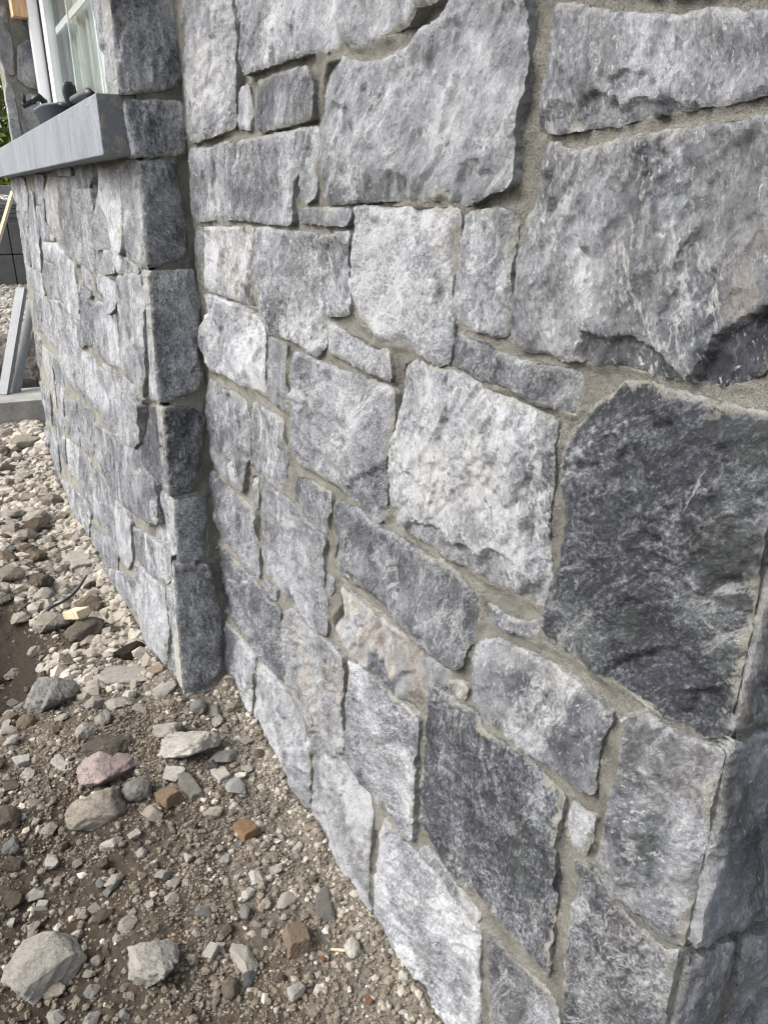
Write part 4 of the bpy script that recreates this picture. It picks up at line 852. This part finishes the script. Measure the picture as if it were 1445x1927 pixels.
GREY2, GREY3, GREY4, GREYB, BROWN2, BROWN3 = (.40, .39, .36), (.40, .40, .38), (.19, .182, .163), (.265, .25, .215), (.15, .13, .105), (.17, .145, .11)
PINKT, TANB, BEIGE2, PALE2, BRICKT, ORANGE = (.40, .30, .24), (.27, .22, .16), (.45, .41, .34), (.46, .435, .39), (.25, .19, .135), (.29, .18, .10)
ROCKS = [
    (1.935, 0.428, 0.139, 0.125, 'A', 'GREY2', 18.0, 0.8, 'big grey angular block with a flat top on dark soil at the left'),
    (1.951, 0.229, 0.165, 0.094, 'A', 'PALE', -18.0, 0.5, 'long pale flattish rock just below the dark earth clod'),
    (2.111, 0.177, 0.119, 0.083, 'A', 'DARK', 2.0, 0.8, 'dark brown earth-caked clod against the bottom of the bay corner'),
    (1.765, 0.28, 0.078, 0.06, 'A', 'PALE', -7.0, 0.62, 'cream knobbly rock below the long pale rock'),
    (1.526, 0.174, 0.15, 0.127, 'A', 'WHITE', 3.0, 0.6, 'largest white speckled rock in front of the bay corner'),
    (1.538, 0.366, 0.136, 0.119, 'F', 'PINK', 35.0, 0.5, 'pink granular slab of broken render leaning on a beige boulder'),
    (1.421, 0.403, 0.124, 0.099, 'R', 'BEIGE', -3.0, 0.75, 'big rounded beige boulder in front of the pink slab'),
    (1.434, 0.312, 0.066, 0.059, 'R', 'GREY', -27.0, 0.8, 'dark grey lumpy stone to the right of the pink slab'),
    (1.587, 0.341, 0.115, 0.106, 'F', 'BROWN2', 15.0, 0.3, 'flat grey-brown slab half buried behind the pink slab'),
    (1.398, 0.207, 0.04, 0.097, 'B', 'GREYB', 9.0, 0.6, 'long grey-beige cut stone strip standing beside the white rock'),
    (1.385, 0.256, 0.047, 0.051, 'B', 'TAN', 21.0, 0.7, 'orange-tan stone block beside the long cut strip'),
    (1.352, 0.299, 0.043, 0.055, 'A', 'BEIGE', 2.0, 0.7, 'beige rust-stained stone right of the rounded boulder'),
    (1.45, 0.231, 0.053, 0.046, 'B', 'WHITE', -45.0, 0.6, 'small white block left of the long cut strip'),
    (1.597, 0.206, 0.07, 0.073, 'A', 'PALE', 20.0, 0.6, 'pale grey stone leaning behind the largest white rock'),
    (1.4, 0.132, 0.039, 0.048, 'B', 'WHITE', 11.0, 0.6, 'small cream block near the foot of the wall'),
    (1.353, 0.116, 0.045, 0.058, 'F', 'GREY3', -15.0, 0.4, 'thin light grey flake right of the small cream block'),
    (1.455, 0.105, 0.068, 0.059, 'F', 'GREY', -35.0, 0.4, 'flat grey stone right of the largest white rock'),
    (1.633, 0.074, 0.046, 0.042, 'F', 'GREY', -44.0, 0.4, 'grey flake lying close to the inner corner of the walls'),
    (1.653, 0.109, 0.044, 0.048, 'R', 'GREY', -13.0, 0.8, 'round grey stone beside the flake at the inner corner'),
    (1.763, 0.167, 0.066, 0.05, 'A', 'WHITE', 50.0, 0.7, 'upright white stone touching the foot of the bay corner'),
    (1.89, 0.16, 0.041, 0.057, 'B', 'PINKT', 0.0, 0.5, 'pinkish broken tile piece below the bay corner'),
    (1.674, 0.376, 0.061, 0.051, 'A', 'PALE', 76.0, 0.8, 'light grey upright stone above the flat brown slab'),
    (1.851, 0.501, 0.049, 0.051, 'R', 'TANB', 20.0, 0.7, 'tan rounded stone below the grey angular block'),
    (1.487, 0.572, 0.063, 0.068, 'R', 'BROWN', 3.0, 0.8, 'brown soil-covered rounded stone at the left edge'),
    (1.314, 0.391, 0.048, 0.035, 'A', 'WHITE', 26.0, 0.7, 'white and grey stone below the rounded beige boulder'),
    (1.824, 0.545, 0.048, 0.038, 'F', 'PALE', 2.0, 0.5, 'pale flat stone at the left edge below the grey block'),
    (1.919, 0.539, 0.05, 0.045, 'R', 'TANB', 42.0, 0.6, 'brownish flat stone at the left edge beside the tan stone'),
    (2.443, 0.369, 0.119, 0.098, 'A', 'BEIGE2', 7.0, 0.7, 'cream angular rock under the dark plastic strip'),
    (2.349, 0.284, 0.137, 0.11, 'R', 'BROWN3', 35.0, 0.6, 'long brown rounded rock right of the cream angular rock'),
    (2.55, 0.241, 0.1, 0.1, 'A', 'TANB', -6.0, 0.8, 'brown blocky rock above the small timber offcut'),
    (2.981, 0.199, 0.101, 0.162, 'B', 'WHITE', -2.0, 0.5, 'square white concrete chunk leaning at the foot of the bay'),
    (2.777, 0.372, 0.104, 0.14, 'A', 'BROWN3', -2.0, 0.8, 'big brown-grey rock at the edge of the dark hollow'),
    (3.619, 0.293, 0.137, 0.139, 'A', 'PALE', -3.0, 0.75, 'large pale conglomerate rock on top of the spoil ridge'),
    (3.815, 0.204, 0.116, 0.108, 'A', 'BEIGE', 16.0, 0.7, 'beige rock near the bay above the large pale conglomerate'),
    (3.042, 0.366, 0.109, 0.104, 'A', 'TANB', 58.0, 0.8, 'brownish rock in the middle of the spoil ridge'),
    (3.375, 0.359, 0.096, 0.097, 'A', 'PALE', 28.0, 0.8, 'pale angular rock left of the conglomerate rock'),
    (2.803, 0.457, 0.103, 0.088, 'A', 'BEIGE', -1.0, 0.8, 'pale rock at the left edge on the rim of the dark hollow'),
    (4.52, 0.226, 0.141, 0.117, 'A', 'BEIGE2', -3.0, 0.7, 'pale rounded rock far up the rubble near the concrete step'),
    (4.704, 0.305, 0.108, 0.104, 'A', 'BEIGE', -2.0, 0.8, 'beige rock at the left edge below the concrete step'),
    (2.961, 0.453, 0.08, 0.08, 'A', 'TANB', -1.0, 0.8, 'brown rock at the left edge on the spoil ridge'),
    (3.714, 0.39, 0.123, 0.091, 'A', 'PALE', -1.0, 0.7, 'pale rock at the left edge behind the spoil ridge'),
    (3.266, 0.295, 0.104, 0.067, 'A', 'BEIGE2', 67.0, 0.8, 'narrow pale rock between the conglomerate and the square chunk'),
    (3.018, 0.283, 0.088, 0.07, 'A', 'BEIGE', -4.0, 0.7, 'beige rock left of the square white concrete chunk'),
    (4.474, 0.351, 0.075, 0.139, 'R', 'BROWN3', -2.0, 0.9, 'dark brown rounded rock cut by the left edge'),
    (1.105, 0.547, 0.132, 0.12, 'F', 'PALE', 45.0, 0.5, 'large flat pale slab with gravel crust at the lower left'),
    (1.014, 0.38, 0.085, 0.106, 'A', 'PALE2', 32.0, 0.7, 'large pale pointed boulder at the bottom of the soil'),
    (1.059, 0.541, 0.04, 0.039, 'A', 'BEIGE', 3.0, 0.6, 'beige stone tucked under the large flat slab'),
    (0.953, 0.445, 0.023, 0.024, 'A', 'GREY', -3.0, 0.8, 'grey stone at the bottom edge left of centre'),
    (1.105, 0.157, 0.034, 0.043, 'A', 'WHITE', -17.0, 0.8, 'white lumpy stone in the middle of the brown soil'),
    (1.107, 0.115, 0.034, 0.033, 'A', 'PALE', 21.0, 0.8, 'pale stone right of the white lumpy stone'),
    (1.03, 0.127, 0.049, 0.03, 'F', 'PALE', 21.0, 0.5, 'long pale flake lying on the soil near the wall'),
    (0.986, 0.066, 0.044, 0.078, 'F', 'GREY4', -13.0, 0.3, 'flat round grey mortar disc close to the wall'),
    (0.878, 0.063, 0.03, 0.041, 'R', 'WHITE', -16.0, 0.7, 'white oval stone near the wall at the bottom'),
    (0.958, 0.238, 0.038, 0.07, 'A', 'PALE', 5.0, 0.6, 'tall pale mottled stone left of the tan brick chunk'),
    (0.915, 0.275, 0.034, 0.041, 'R', 'BROWN3', -3.0, 0.8, 'grey-brown round stone near the bottom edge'),
    (0.921, 0.24, 0.042, 0.022, 'F', 'SLATEC', 45.0, 0.5, 'dark slate sliver beside the grey-brown round stone'),
    (0.775, 0.017, 0.02, 0.016, 'R', 'WHITE', -31.0, 0.7, 'small white pebble against the foot of the wall'),
    (0.938, 0.143, 0.054, 0.057, 'B', 'BRICKT', -8.0, 0.8, 'tan broken brick chunk standing on the soil'),
    (0.887, 0.116, 0.015, 0.016, 'A', 'TERRA', -23.0, 0.6, 'tiny terracotta chip right of the tan brick chunk'),
    (0.783, 0.08, 0.016, 0.018, 'A', 'TERRA', 3.0, 0.6, 'terracotta chip close to the wall at the bottom edge'),
    (1.158, 0.155, 0.016, 0.017, 'A', 'TERRA', -16.0, 0.6, 'tiny orange chip above the white lumpy stone'),
    (1.23, 0.136, 0.049, 0.055, 'B', 'ORANGE', 14.0, 0.45, 'flat orange piece of broken brick on bare soil'),
]

FAMILY = {'A': ANG, 'R': RND, 'F': FLT, 'B': BLK}
HERO = []
for k, (x, y, w_, h_, fam, col, yaw, ht, lab) in enumerate(ROCKS):
    ms = FAMILY[fam]
    flat = .62 if fam in 'AR' else .75 if fam == 'B' else .34
    o = place_rock(ms[k % len(ms)], x, y, w_, h_, min(w_, h_) * (ht or flat), math.radians(yaw), globals()[col], .33)
    tag(o, lab, 'brick' if 'brick' in lab and 'chunk' not in lab else 'rock', 'loose rubble rocks on the soil')
    HERO.append((x, y, max(w_, h_) / 2))

# unnamed rubble: individuals, all alike at this size
cnt = 0; tries = 0; placed = []
while cnt < 232 and tries < 20000:
    tries += 1
    u = random.random()
    if u < .42: x, y = random.uniform(2.25, 4.3), random.uniform(.13, .62)
    elif u < .8: x, y = random.uniform(1.25, 2.25), random.uniform(.03, .66)
    else: x, y = random.uniform(.85, 1.3), random.uniform(.05, .64)
    if y < (.17 if x > 1.70 else .025): continue
    if (x - 2.34) ** 2 / .09 + (y - .55) ** 2 / .012 < 1 and random.random() < .85: continue
    s_ = math.exp(random.gauss(math.log(.021 if x < 1.5 else .036 if x < 2.3 else .072), .38))
    s_ = min(s_, .13)
    if any((x - a_) ** 2 + (y - b_) ** 2 < (r_ + s_ * .45) ** 2 for a_, b_, r_ in HERO + placed): continue
    placed.append((x, y, s_ * .45))
    ms = random.choice([ANG, ANG, ANG, ANG, BLK, FLT]); pale = random.random() < .62
    base = random.choice([PALE, PALE, BEIGE, WHITE]) if pale else random.choice([GREY, BROWN, BEIGE, BROWN])
    v_ = random.uniform(.8, 1.12)
    o = place_rock(random.choice(ms), x, y, s_ * random.uniform(.8, 1.15), s_ * random.uniform(.75, 1.25), s_ * random.uniform(.5, .85), random.uniform(0, 6.3), tuple(c * v_ for c in base), .36)
    zone = 'on the spoil ridge beside the bay' if x > 2.3 else 'on the soil near the bay corner' if x > 1.55 else 'on the soil along the foot of the wall' if y < .2 else 'on the brown soil away from the wall'
    shp = 'blocky' if ms is BLK else 'flat' if ms is FLT else 'angular'
    tag(o, 'small %s %s rubble stone lying %s' % ('pale' if pale else 'brown-grey', shp, zone), 'rock', 'small %s %s rubble %s' % ('pale' if pale else 'brown-grey', shp, zone)); cnt += 1

def scatter(name, N, region, smin, smed, smax, seed, cols, clump=True):
    R = np.random.default_rng(seed)
    P = region(R, N * 3)
    if clump:
        dn = fbm(P[:, 0] * 5, P[:, 1] * 5, 3, seed % 50) + .95 * (1 - damp(P[:, 0], P[:, 1]))
        P = P[dn + R.normal(0, .16, len(dn)) > .52]
    P = P[~(((P[:, 0] - 2.34) ** 2 / .085 + (P[:, 1] - .55) ** 2 / .013 < 1) & (R.random(len(P)) < .9))]
    P = P[:N]; n = len(P)
    s = np.clip(np.exp(R.normal(np.log(smed), .55, n)), smin, smax)
    bv, bf = I1
    J = bv[None] * (1 + R.normal(0, .17, (n, len(bv), 1)))
    J = J * np.stack([R.uniform(.8, 1.25, n), R.uniform(.7, 1.1, n), R.uniform(.45, .85, n)], 1)[:, None, :]
    a_ = R.uniform(0, 6.283, n); tx = R.normal(0, .35, n)
    ca, sa, ct, st = np.cos(a_), np.sin(a_), np.cos(tx), np.sin(tx)
    x, y, z = J[..., 0], J[..., 1], J[..., 2]
    y, z = y * ct[:, None] - z * st[:, None], y * st[:, None] + z * ct[:, None]
    x, y = x * ca[:, None] - y * sa[:, None], x * sa[:, None] + y * ca[:, None]
    gz = GZ(P[:, 0], P[:, 1])
    V = np.stack([x * s[:, None] / 2 + P[:, :1], y * s[:, None] / 2 + P[:, 1:2], z * s[:, None] / 2 + (gz + s * .05)[:, None]], -1).reshape(-1, 3)
    F = (bf[None] + (np.arange(n) * len(bv))[:, None, None]).reshape(-1, 3)
    me = fast_mesh(name, V, F, M_GRAVEL, False)
    C = np.array(cols)[R.integers(0, len(cols), n)] * R.uniform(.72, 1.15, (n, 1))
    C4 = np.repeat(np.column_stack([C, np.ones(n)]), len(bv), 0)
    at = me.color_attributes.new('tint', 'FLOAT_COLOR', 'POINT'); at.data.foreach_set('color', C4.astype(np.float32).ravel())
    o = link(bpy.data.objects.new(name, me)); o['kind'] = 'stuff'; return o

def near_region(R, n):
    x = np.where(R.random(n) < .62, R.uniform(.55, 1.75, n), R.uniform(1.5, 3.0, n)); y = R.uniform(-.01, .78, n)
    k = (y > 0.004) & ((x < 1.70) | (y > .135)); return np.column_stack([x, y])[k]
def outer_region(R, n):
    x = R.uniform(-.9, 3.4, n); y = R.uniform(.004, 1.7, n)
    return np.column_stack([x, y])[(y > .76) | (x < .57)]
def far_region(R, n):
    x = R.uniform(1.9, 5.2, n); y = R.uniform(.135, .75, n); k = (x > 0); return np.column_stack([x, y])[k]
def back_region(R, n):
    x = 4.4 + R.random(n) ** 1.4 * 9.0; y = R.uniform(-1.8, .6, n); return np.column_stack([x, y])
GC = [(.30, .275, .23), BROWN, BROWN, (.16, .135, .105), (.14, .115, .09), (.12, .10, .078), (.20, .175, .14), (.10, .083, .064), (.11, .092, .072), (.12, .10, .08)]
scatter('fine_gravel', 30000, near_region, .0020, .0036, .009, 21, GC + [TAN])
scatter('gravel', 2000, near_region, .007, .0105, .022, 22, GC + [WHITE, PALE, PALE, PALE, BEIGE, BEIGE])
scatter('coarse_gravel', 6500, far_region, .008, .024, .060, 23, [(.40, .36, .30), (.36, .325, .27), (.31, .28, .235), (.44, .40, .345), (.27, .24, .195), (.34, .31, .27)])
def foot_region(R, n):
    x = R.uniform(.6, 3.2, n); return np.column_stack([x, np.where(x > 1.71, .137, .004) + np.abs(R.normal(0, .035, n))])
scatter('outer_gravel', 11000, outer_region, .003, .0075, .03, 27, GC + [PALE], False)
scatter('soil_clods', 14000, near_region, .003, .0062, .018, 26, [(.075, .058, .041), (.09, .071, .051), (.06, .046, .032), (.11, .09, .067)], False)
scatter('mortar_crumbs', 1500, foot_region, .003, .007, .018, 25, [(.30, .29, .245), (.25, .24, .20), (.36, .35, .31)], False)
scatter('yard_gravel', 9000, back_region, .02, .042, .10, 24, [PALE, BEIGE, GREY, (.26, .235, .20)], False)

# ------------------------------------------------------------------ scraps among the rubble
M_PLASTIC = plain('grey black plastic', (.045, .046, .05), .6, .35, 40, .002)
pts = [(2.455, .418, .012), (2.475, .400, .020), (2.51, .365, .026), (2.545, .325, .018), (2.58, .288, .028), (2.62, .258, .040), (2.655, .232, .052), (2.68, .215, .060)]
V, F = [], []
for k, (x, y, dz) in enumerate(pts):
    z = float(GZ(x, y)) + dz + .012; w2 = (.003, .007, .008, .004, .006, .006, .005, .002)[k]
    for (a_, b_) in ((-1, .0), (-.3, .006), (1, .002), (.2, -.004)): V.append((x - 2.56 + a_ * w2 * .8, y - .31 + a_ * w2 * .6, z + b_ + a_ * w2 * .35))
for k in range(len(pts) - 1):
    for j in range(4): F.append((k * 4 + j, k * 4 + (j + 1) % 4, k * 4 + 4 + (j + 1) % 4, k * 4 + 4 + j))
F += [(0, 3, 2, 1), tuple(len(V) - 4 + j for j in range(4))]
o = mesh_obj('plastic_strip', V, F, M_PLASTIC, None, (2.56, .31, 0), True)
tag(o, 'thin bent strip of dark plastic lying over the rubble by the hollow', 'plastic strip')
o = box('timber_offcut', (-.045, -.024, -.012), (.045, .024, .014), M_PALEWOOD, None, .002, (.05, .35, .45), (2.405, .293, float(GZ(2.405, .293)) + .05))
tag(o, 'small light timber offcut lying between the brown rounded rocks', 'wood scrap')
o = box('wood_splinter', (-.013, -.0022, 0), (.013, .0022, .0035), M_PALEWOOD, None, .0006, (0, .08, .9), (.886, .087, float(GZ(.886, .087)) + .003))
tag(o, 'tiny pale wood splinter beside the white oval stone', 'wood scrap')
V = [(-.012, -.004, 0), (.012, -.005, 0), (.015, .004, .001), (-.010, .006, 0), (-.010, -.003, .014), (.004, -.004, .030), (.005, .003, .028), (-.009, .005, .013)]
o = mesh_obj('plastic_shard', V, [(0, 3, 2, 1), (4, 5, 6, 7), (0, 1, 5, 4), (1, 2, 6, 5), (2, 3, 7, 6), (3, 0, 4, 7)], M_PLASTIC, None, (1.425, .140, float(GZ(1.425, .14)) + .004))
o.rotation_euler.z = .9
tag(o, 'dark plastic shard beside the long cut stone strip', 'plastic scrap')

# ------------------------------------------------------------------ tub and tools on the sill
M_TUB = plain('slate blue rubber', (.045, .058, .075), .6, .3, 20, .002)
M_TOOL = plain('black tool plastic', (.012, .013, .016), .45, .2, 40)
M_STEEL = plain('worn steel', (.30, .28, .26), .4, .3, 30, 0, .8)
M_ORANGE = plain('faded orange plastic', (.55, .17, .07), .5, .2, 30)
tub = empty('rubber_tub', (2.72, .08, 1.4305), 'small slate-blue rubber tub standing on the window sill', 'tub')
def ring(rx, ry, z, n=28, sq=3.2):
    out = []
    for k in range(n):
        a_ = 2 * math.pi * k / n; c, s_ = math.cos(a_), math.sin(a_)
        r = (abs(c) ** sq + abs(s_) ** sq) ** (-1 / sq); out.append((rx * r * c, ry * r * s_, z))
    return out
def loft(name, rings, mat, parent, loc=(0, 0, 0), cap=True):
    n = len(rings[0]); V = [p for r in rings for p in r]; F = []
    for k in range(len(rings) - 1):
        for j in range(n): F.append((k * n + j, k * n + (j + 1) % n, k * n + n + (j + 1) % n, k * n + n + j))
    if cap: F += [tuple(reversed(range(n))), tuple(len(V) - n + j for j in range(n))]
    return mesh_obj(name, V, F, mat, parent, loc, True)
loft('tub_wall', [ring(.15, .044, 0), ring(.165, .056, .046), ring(.171, .062, .049), ring(.171, .062, .055), ring(.163, .054, .055), ring(.147, .042, .006)], M_TUB, tub)
def tube(name, P, r, mat, parent, n=10):
    P = [Vector(p) for p in P]; R = r if isinstance(r, (list, tuple)) else [r] * len(P); rings = []
    for i, p in enumerate(P):
        d = (P[min(i + 1, len(P) - 1)] - P[max(i - 1, 0)]).normalized(); a_ = d.orthogonal().normalized(); b_ = d.cross(a_)
        if i and rings:
            a_ = (pa - d * pa.dot(d)).normalized(); b_ = d.cross(a_)
        pa = a_
        rings.append([tuple(p + (a_ * math.cos(2 * math.pi * k / n) + b_ * math.sin(2 * math.pi * k / n)) * R[i]) for k in range(n)])
    return loft(name, rings, mat, parent)
t1 = empty('paddle_trowel', (2.55, .07, 1.462), 'black tool with an upright rounded paddle handle in the tub on the sill', 'hand tool')
pd = loft('handle', [ring(.006, .012, -.04, 16, 2), ring(.007, .013, .0, 16, 2), ring(.008, .016, .03, 16, 2), ring(.008, .020, .05, 16, 2), ring(.007, .018, .066, 16, 2), ring(.004, .010, .076, 16, 2)], M_TOOL, t1)
tube('guard', [(.01, .036, .020), (.0, .02, .016), (0, -.01, .010)], [.006, .007, .006], M_TOOL, t1)
tube('shank', [(0, 0, -.03), (.01, .005, -.062)], .006, M_STEEL, t1)
t2 = empty('pointing_trowel', (2.42, .03, 1.470), 'black handled tool lying slanted across the tub with an orange collar', 'hand tool')
tube('handle', [(.14, .02, .020), (.06, .045, .017), (-.06, .05, .012), (-.15, .052, .011), (-.20, .050, .008), (-.225, .046, .004)], [.008, .010, .011, .010, .013, .008], M_TOOL, t2)
tube('collar', [(.14, .02, .020), (.19, .012, .010)], [.011, .012], M_ORANGE, t2)
tube('blade_shank', [(.19, .012, .010), (.26, .01, -.015)], .006, M_STEEL, t2)
t4 = empty('jointing_iron', (2.62, .05, 1.47), 'dark jointing iron lying flat across the middle of the tub', 'hand tool')
tube('handle', [(.10, .03, .022), (.02, .0, .022), (-.07, -.03, .020)], [.008, .012, .009], M_TOOL, t4)
tube('blade', [(.10, .03, .022), (.22, .06, .016)], [.007, .005], M_STEEL, t4)
t3 = empty('line_clamp', (3.0, .105, 1.492), 'black clamp with a forked end hanging over the left end of the tub', 'hand tool')
tube('jaw', [(.0, -.03, .0), (.0, -.026, .035), (.0, -.012, .048), (.0, .004, .040), (0, .006, .026)], [.009, .011, .012, .010, .006], M_TOOL, t3)
tube('arm', [(0, .002, .036), (0, .022, .028), (0, .036, .020), (0, .042, .030)], [.008, .009, .009, .006], M_TOOL, t3)
tube('fork', [(0, .036, .022), (0, .032, .046), (0, .038, .056)], [.006, .005, .004], M_TOOL, t3)

# ------------------------------------------------------------------ beyond the bay
M_CONC = plain('grey concrete', (.21, .205, .19), .9, .25, 9, .01)
M_CONC_D = plain('dark precast concrete', (.095, .095, .09), .9, .18, 6, .008)
M_GALV = plain('galvanised steel', (.15, .158, .165), .55, .15, 14, 0, .15)
o = box('concrete_step', (0, 0, -.2), (.36, 1.6, .125), M_CONC, None, .006, (0, 0, -.12), (4.84, -.35, 0)); tag(o, 'low rough concrete step at the left edge behind the rubble', 'step')
def channel(loc, top, wdt, label):
    b = Vector(loc); d = Vector(top) - b; L = d.length; z = d.normalized(); x = z.cross(Vector((0, 0, 1))).normalized(); y = z.cross(x)
    root = empty('metal_channel', loc, label, 'metal channel', 'metal channels leaning in the rubble')
    q = Matrix((x, y, z)).transposed().to_quaternion(); root.rotation_mode = 'QUATERNION'; root.rotation_quaternion = q
    box('web', (-wdt / 2, -.0015, 0), (wdt / 2, .0015, L), M_GALV, root, .0006)
    for s_ in (-1, 1): box('flange', (s_ * (wdt / 2 - .0035) - .0015, .0018, 0), (s_ * (wdt / 2 - .0035) + .0015, .030, L), M_GALV, root, .0006)
channel((5.13, .275, .128), (5.36, .055, .72), .062, 'grey metal channel leaning at the left edge with its flat back forward')
channel((5.16, .205, .128), (5.38, .010, .63), .046, 'narrower metal channel leaning behind the flat-backed one')
big = place_rock(ANG[2], 5.72, .02, .42, .5, .55, .4, (.40, .345, .30), .12); tag(big, 'big beige boulder the metal channels lean against', 'rock', 'loose rubble rocks on the soil')
b2 = place_rock(ANG[5], 5.75, .26, .30, .34, .42, 1.4, (.36, .34, .31), .12); tag(b2, 'grey-beige boulder at the left edge behind the metal channels', 'rock', 'loose rubble rocks on the soil')
b3 = place_rock(ANG[7], 5.46, .16, .24, .2, .22, .9, (.22, .20, .18), .2); tag(b3, 'dark stone between the metal channels and the concrete step', 'rock', 'loose rubble rocks on the soil')
# retaining wall of big precast blocks
rw = empty('block_wall', (13.3, -.5, 0), 'dark grey retaining wall of big concrete blocks far off at the left edge', 'wall')
for row in range(2):
    for k in range(-4, 4):
        y0 = -.535 + k * 1.1
        ob = box('concrete_block', (-.28, .006, .006), (.28, 1.094, .434), M_CONC_D, rw, .012, None, (0, y0 + .5, row * .44 - .01 + .0))
sl = empty('paving_stack', (13.3, -.5, .86), 'stack of dark paving slabs on top of the concrete block wall', 'slab stack')
for k in range(4): box('slab', (-.24, -.62 + .01 * k, k * .066 + .002), (.24, .75 - .015 * k, k * .066 + .062), M_CONC_D, sl, .006)
o = box('concrete_wall', (0, -2.2, 0), (.12, 2.2, 1.37), M_CONC, None, .008, None, (14.0, 0, 0)); tag(o, 'pale grey concrete wall standing behind the block wall', 'wall')
M_STRAP = plain('pale strapping', (.62, .58, .54), .6, .15, 20)
P = []
for k in range(70):
    a_ = k * .55; P.append((13.3 + .12 * math.sin(a_ * 1.3), -.42 + .24 * math.sin(a_ * .37) + .03 * math.sin(a_ * 2.1), 1.165 + .05 * (1 + math.sin(a_ * .83)) * (.5 + .5 * math.sin(k * .21) ** 2)))
c0 = Vector((13.3, -.42, 1.13)); o = tube('strapping_coil', [tuple(Vector(p) - c0) for p in P], .009, M_STRAP, None, 6); o.location = c0
tag(o, 'tangled pale strapping lying on the paving slabs at the left edge', 'strapping')
b = Vector((12.25, -.02, .0)); d = Vector((13.02, -.665, 1.24)) - b
o = box('timber_batten', (-.024, -.024, -.05), (.024, .024, d.length + .05), M_PALEWOOD, None, .002, None, b); o.rotation_mode = 'QUATERNION'; o.rotation_quaternion = d.to_track_quat('Z', 'Y')
tag(o, 'pale timber batten leaning on the block wall at the left edge', 'batten')

# shrubs behind the yard
t = NT('leaf'); oi = t.n('ShaderNodeTexCoord').outputs['Object']; n1 = t.noise(oi, 2.5, 3); n2 = t.noise(oi, 25, 2)
M_LEAF = t.fin(t.mix(t.map(n1, .35, .65), t.mix(n2, (.030, .060, .012), (.07, .11, .02)), t.mix(n2, (.09, .12, .02), (.22, .20, .03))), .6, None, .3)
M_BARK = plain('bark', (.10, .08, .06), .9, .3, 20)
def shrub(loc, h, r, n, seed, label):
    R = np.random.default_rng(seed); root = empty('shrub', loc, label, 'shrub')
    trs = []
    for k in range(7):
        a_ = k * .9 + .3; q = [(0, 0, -.05), (.12 * math.cos(a_), .12 * math.sin(a_), h * .35), (r * .55 * math.cos(a_), r * .55 * math.sin(a_), h * (.65 + .04 * k))]
        trs.append(q)
    for q in trs[:5]: tube('trunk', q, [.035, .025, .008], M_BARK, root, 7)
    cl = R.normal(0, 1, (60, 3)); cl /= np.linalg.norm(cl, axis=1)[:, None]; cl *= (R.random((60, 1)) ** .4); cl = cl * [r, r, h * .42] + [0, 0, h * .58]
    c = cl[R.integers(0, 60, n)] + R.normal(0, .16, (n, 3)) * r
    c[:, 2] = np.maximum(c[:, 2], .1)
    a_ = R.normal(size=(n, 3)); a_ /= np.linalg.norm(a_, axis=1)[:, None]; b_ = np.cross(a_, R.normal(size=(n, 3))); b_ /= np.linalg.norm(b_, axis=1)[:, None]
    L = R.uniform(.04, .085, (n, 1))
    V = np.stack([c - a_ * L, c + b_ * L * .45, c + a_ * L, c - b_ * L * .45], 1).reshape(-1, 3)
    F = np.arange(n * 4).reshape(n, 4)
    link(bpy.data.objects.new('crown', fast_mesh('crown', V, F, M_LEAF, False)), root)
shrub((15.6, -.95, 0), 3.6, 1.1, 9000, 5, 'dense green shrub with yellowing leaves beyond the left edge of the sill')
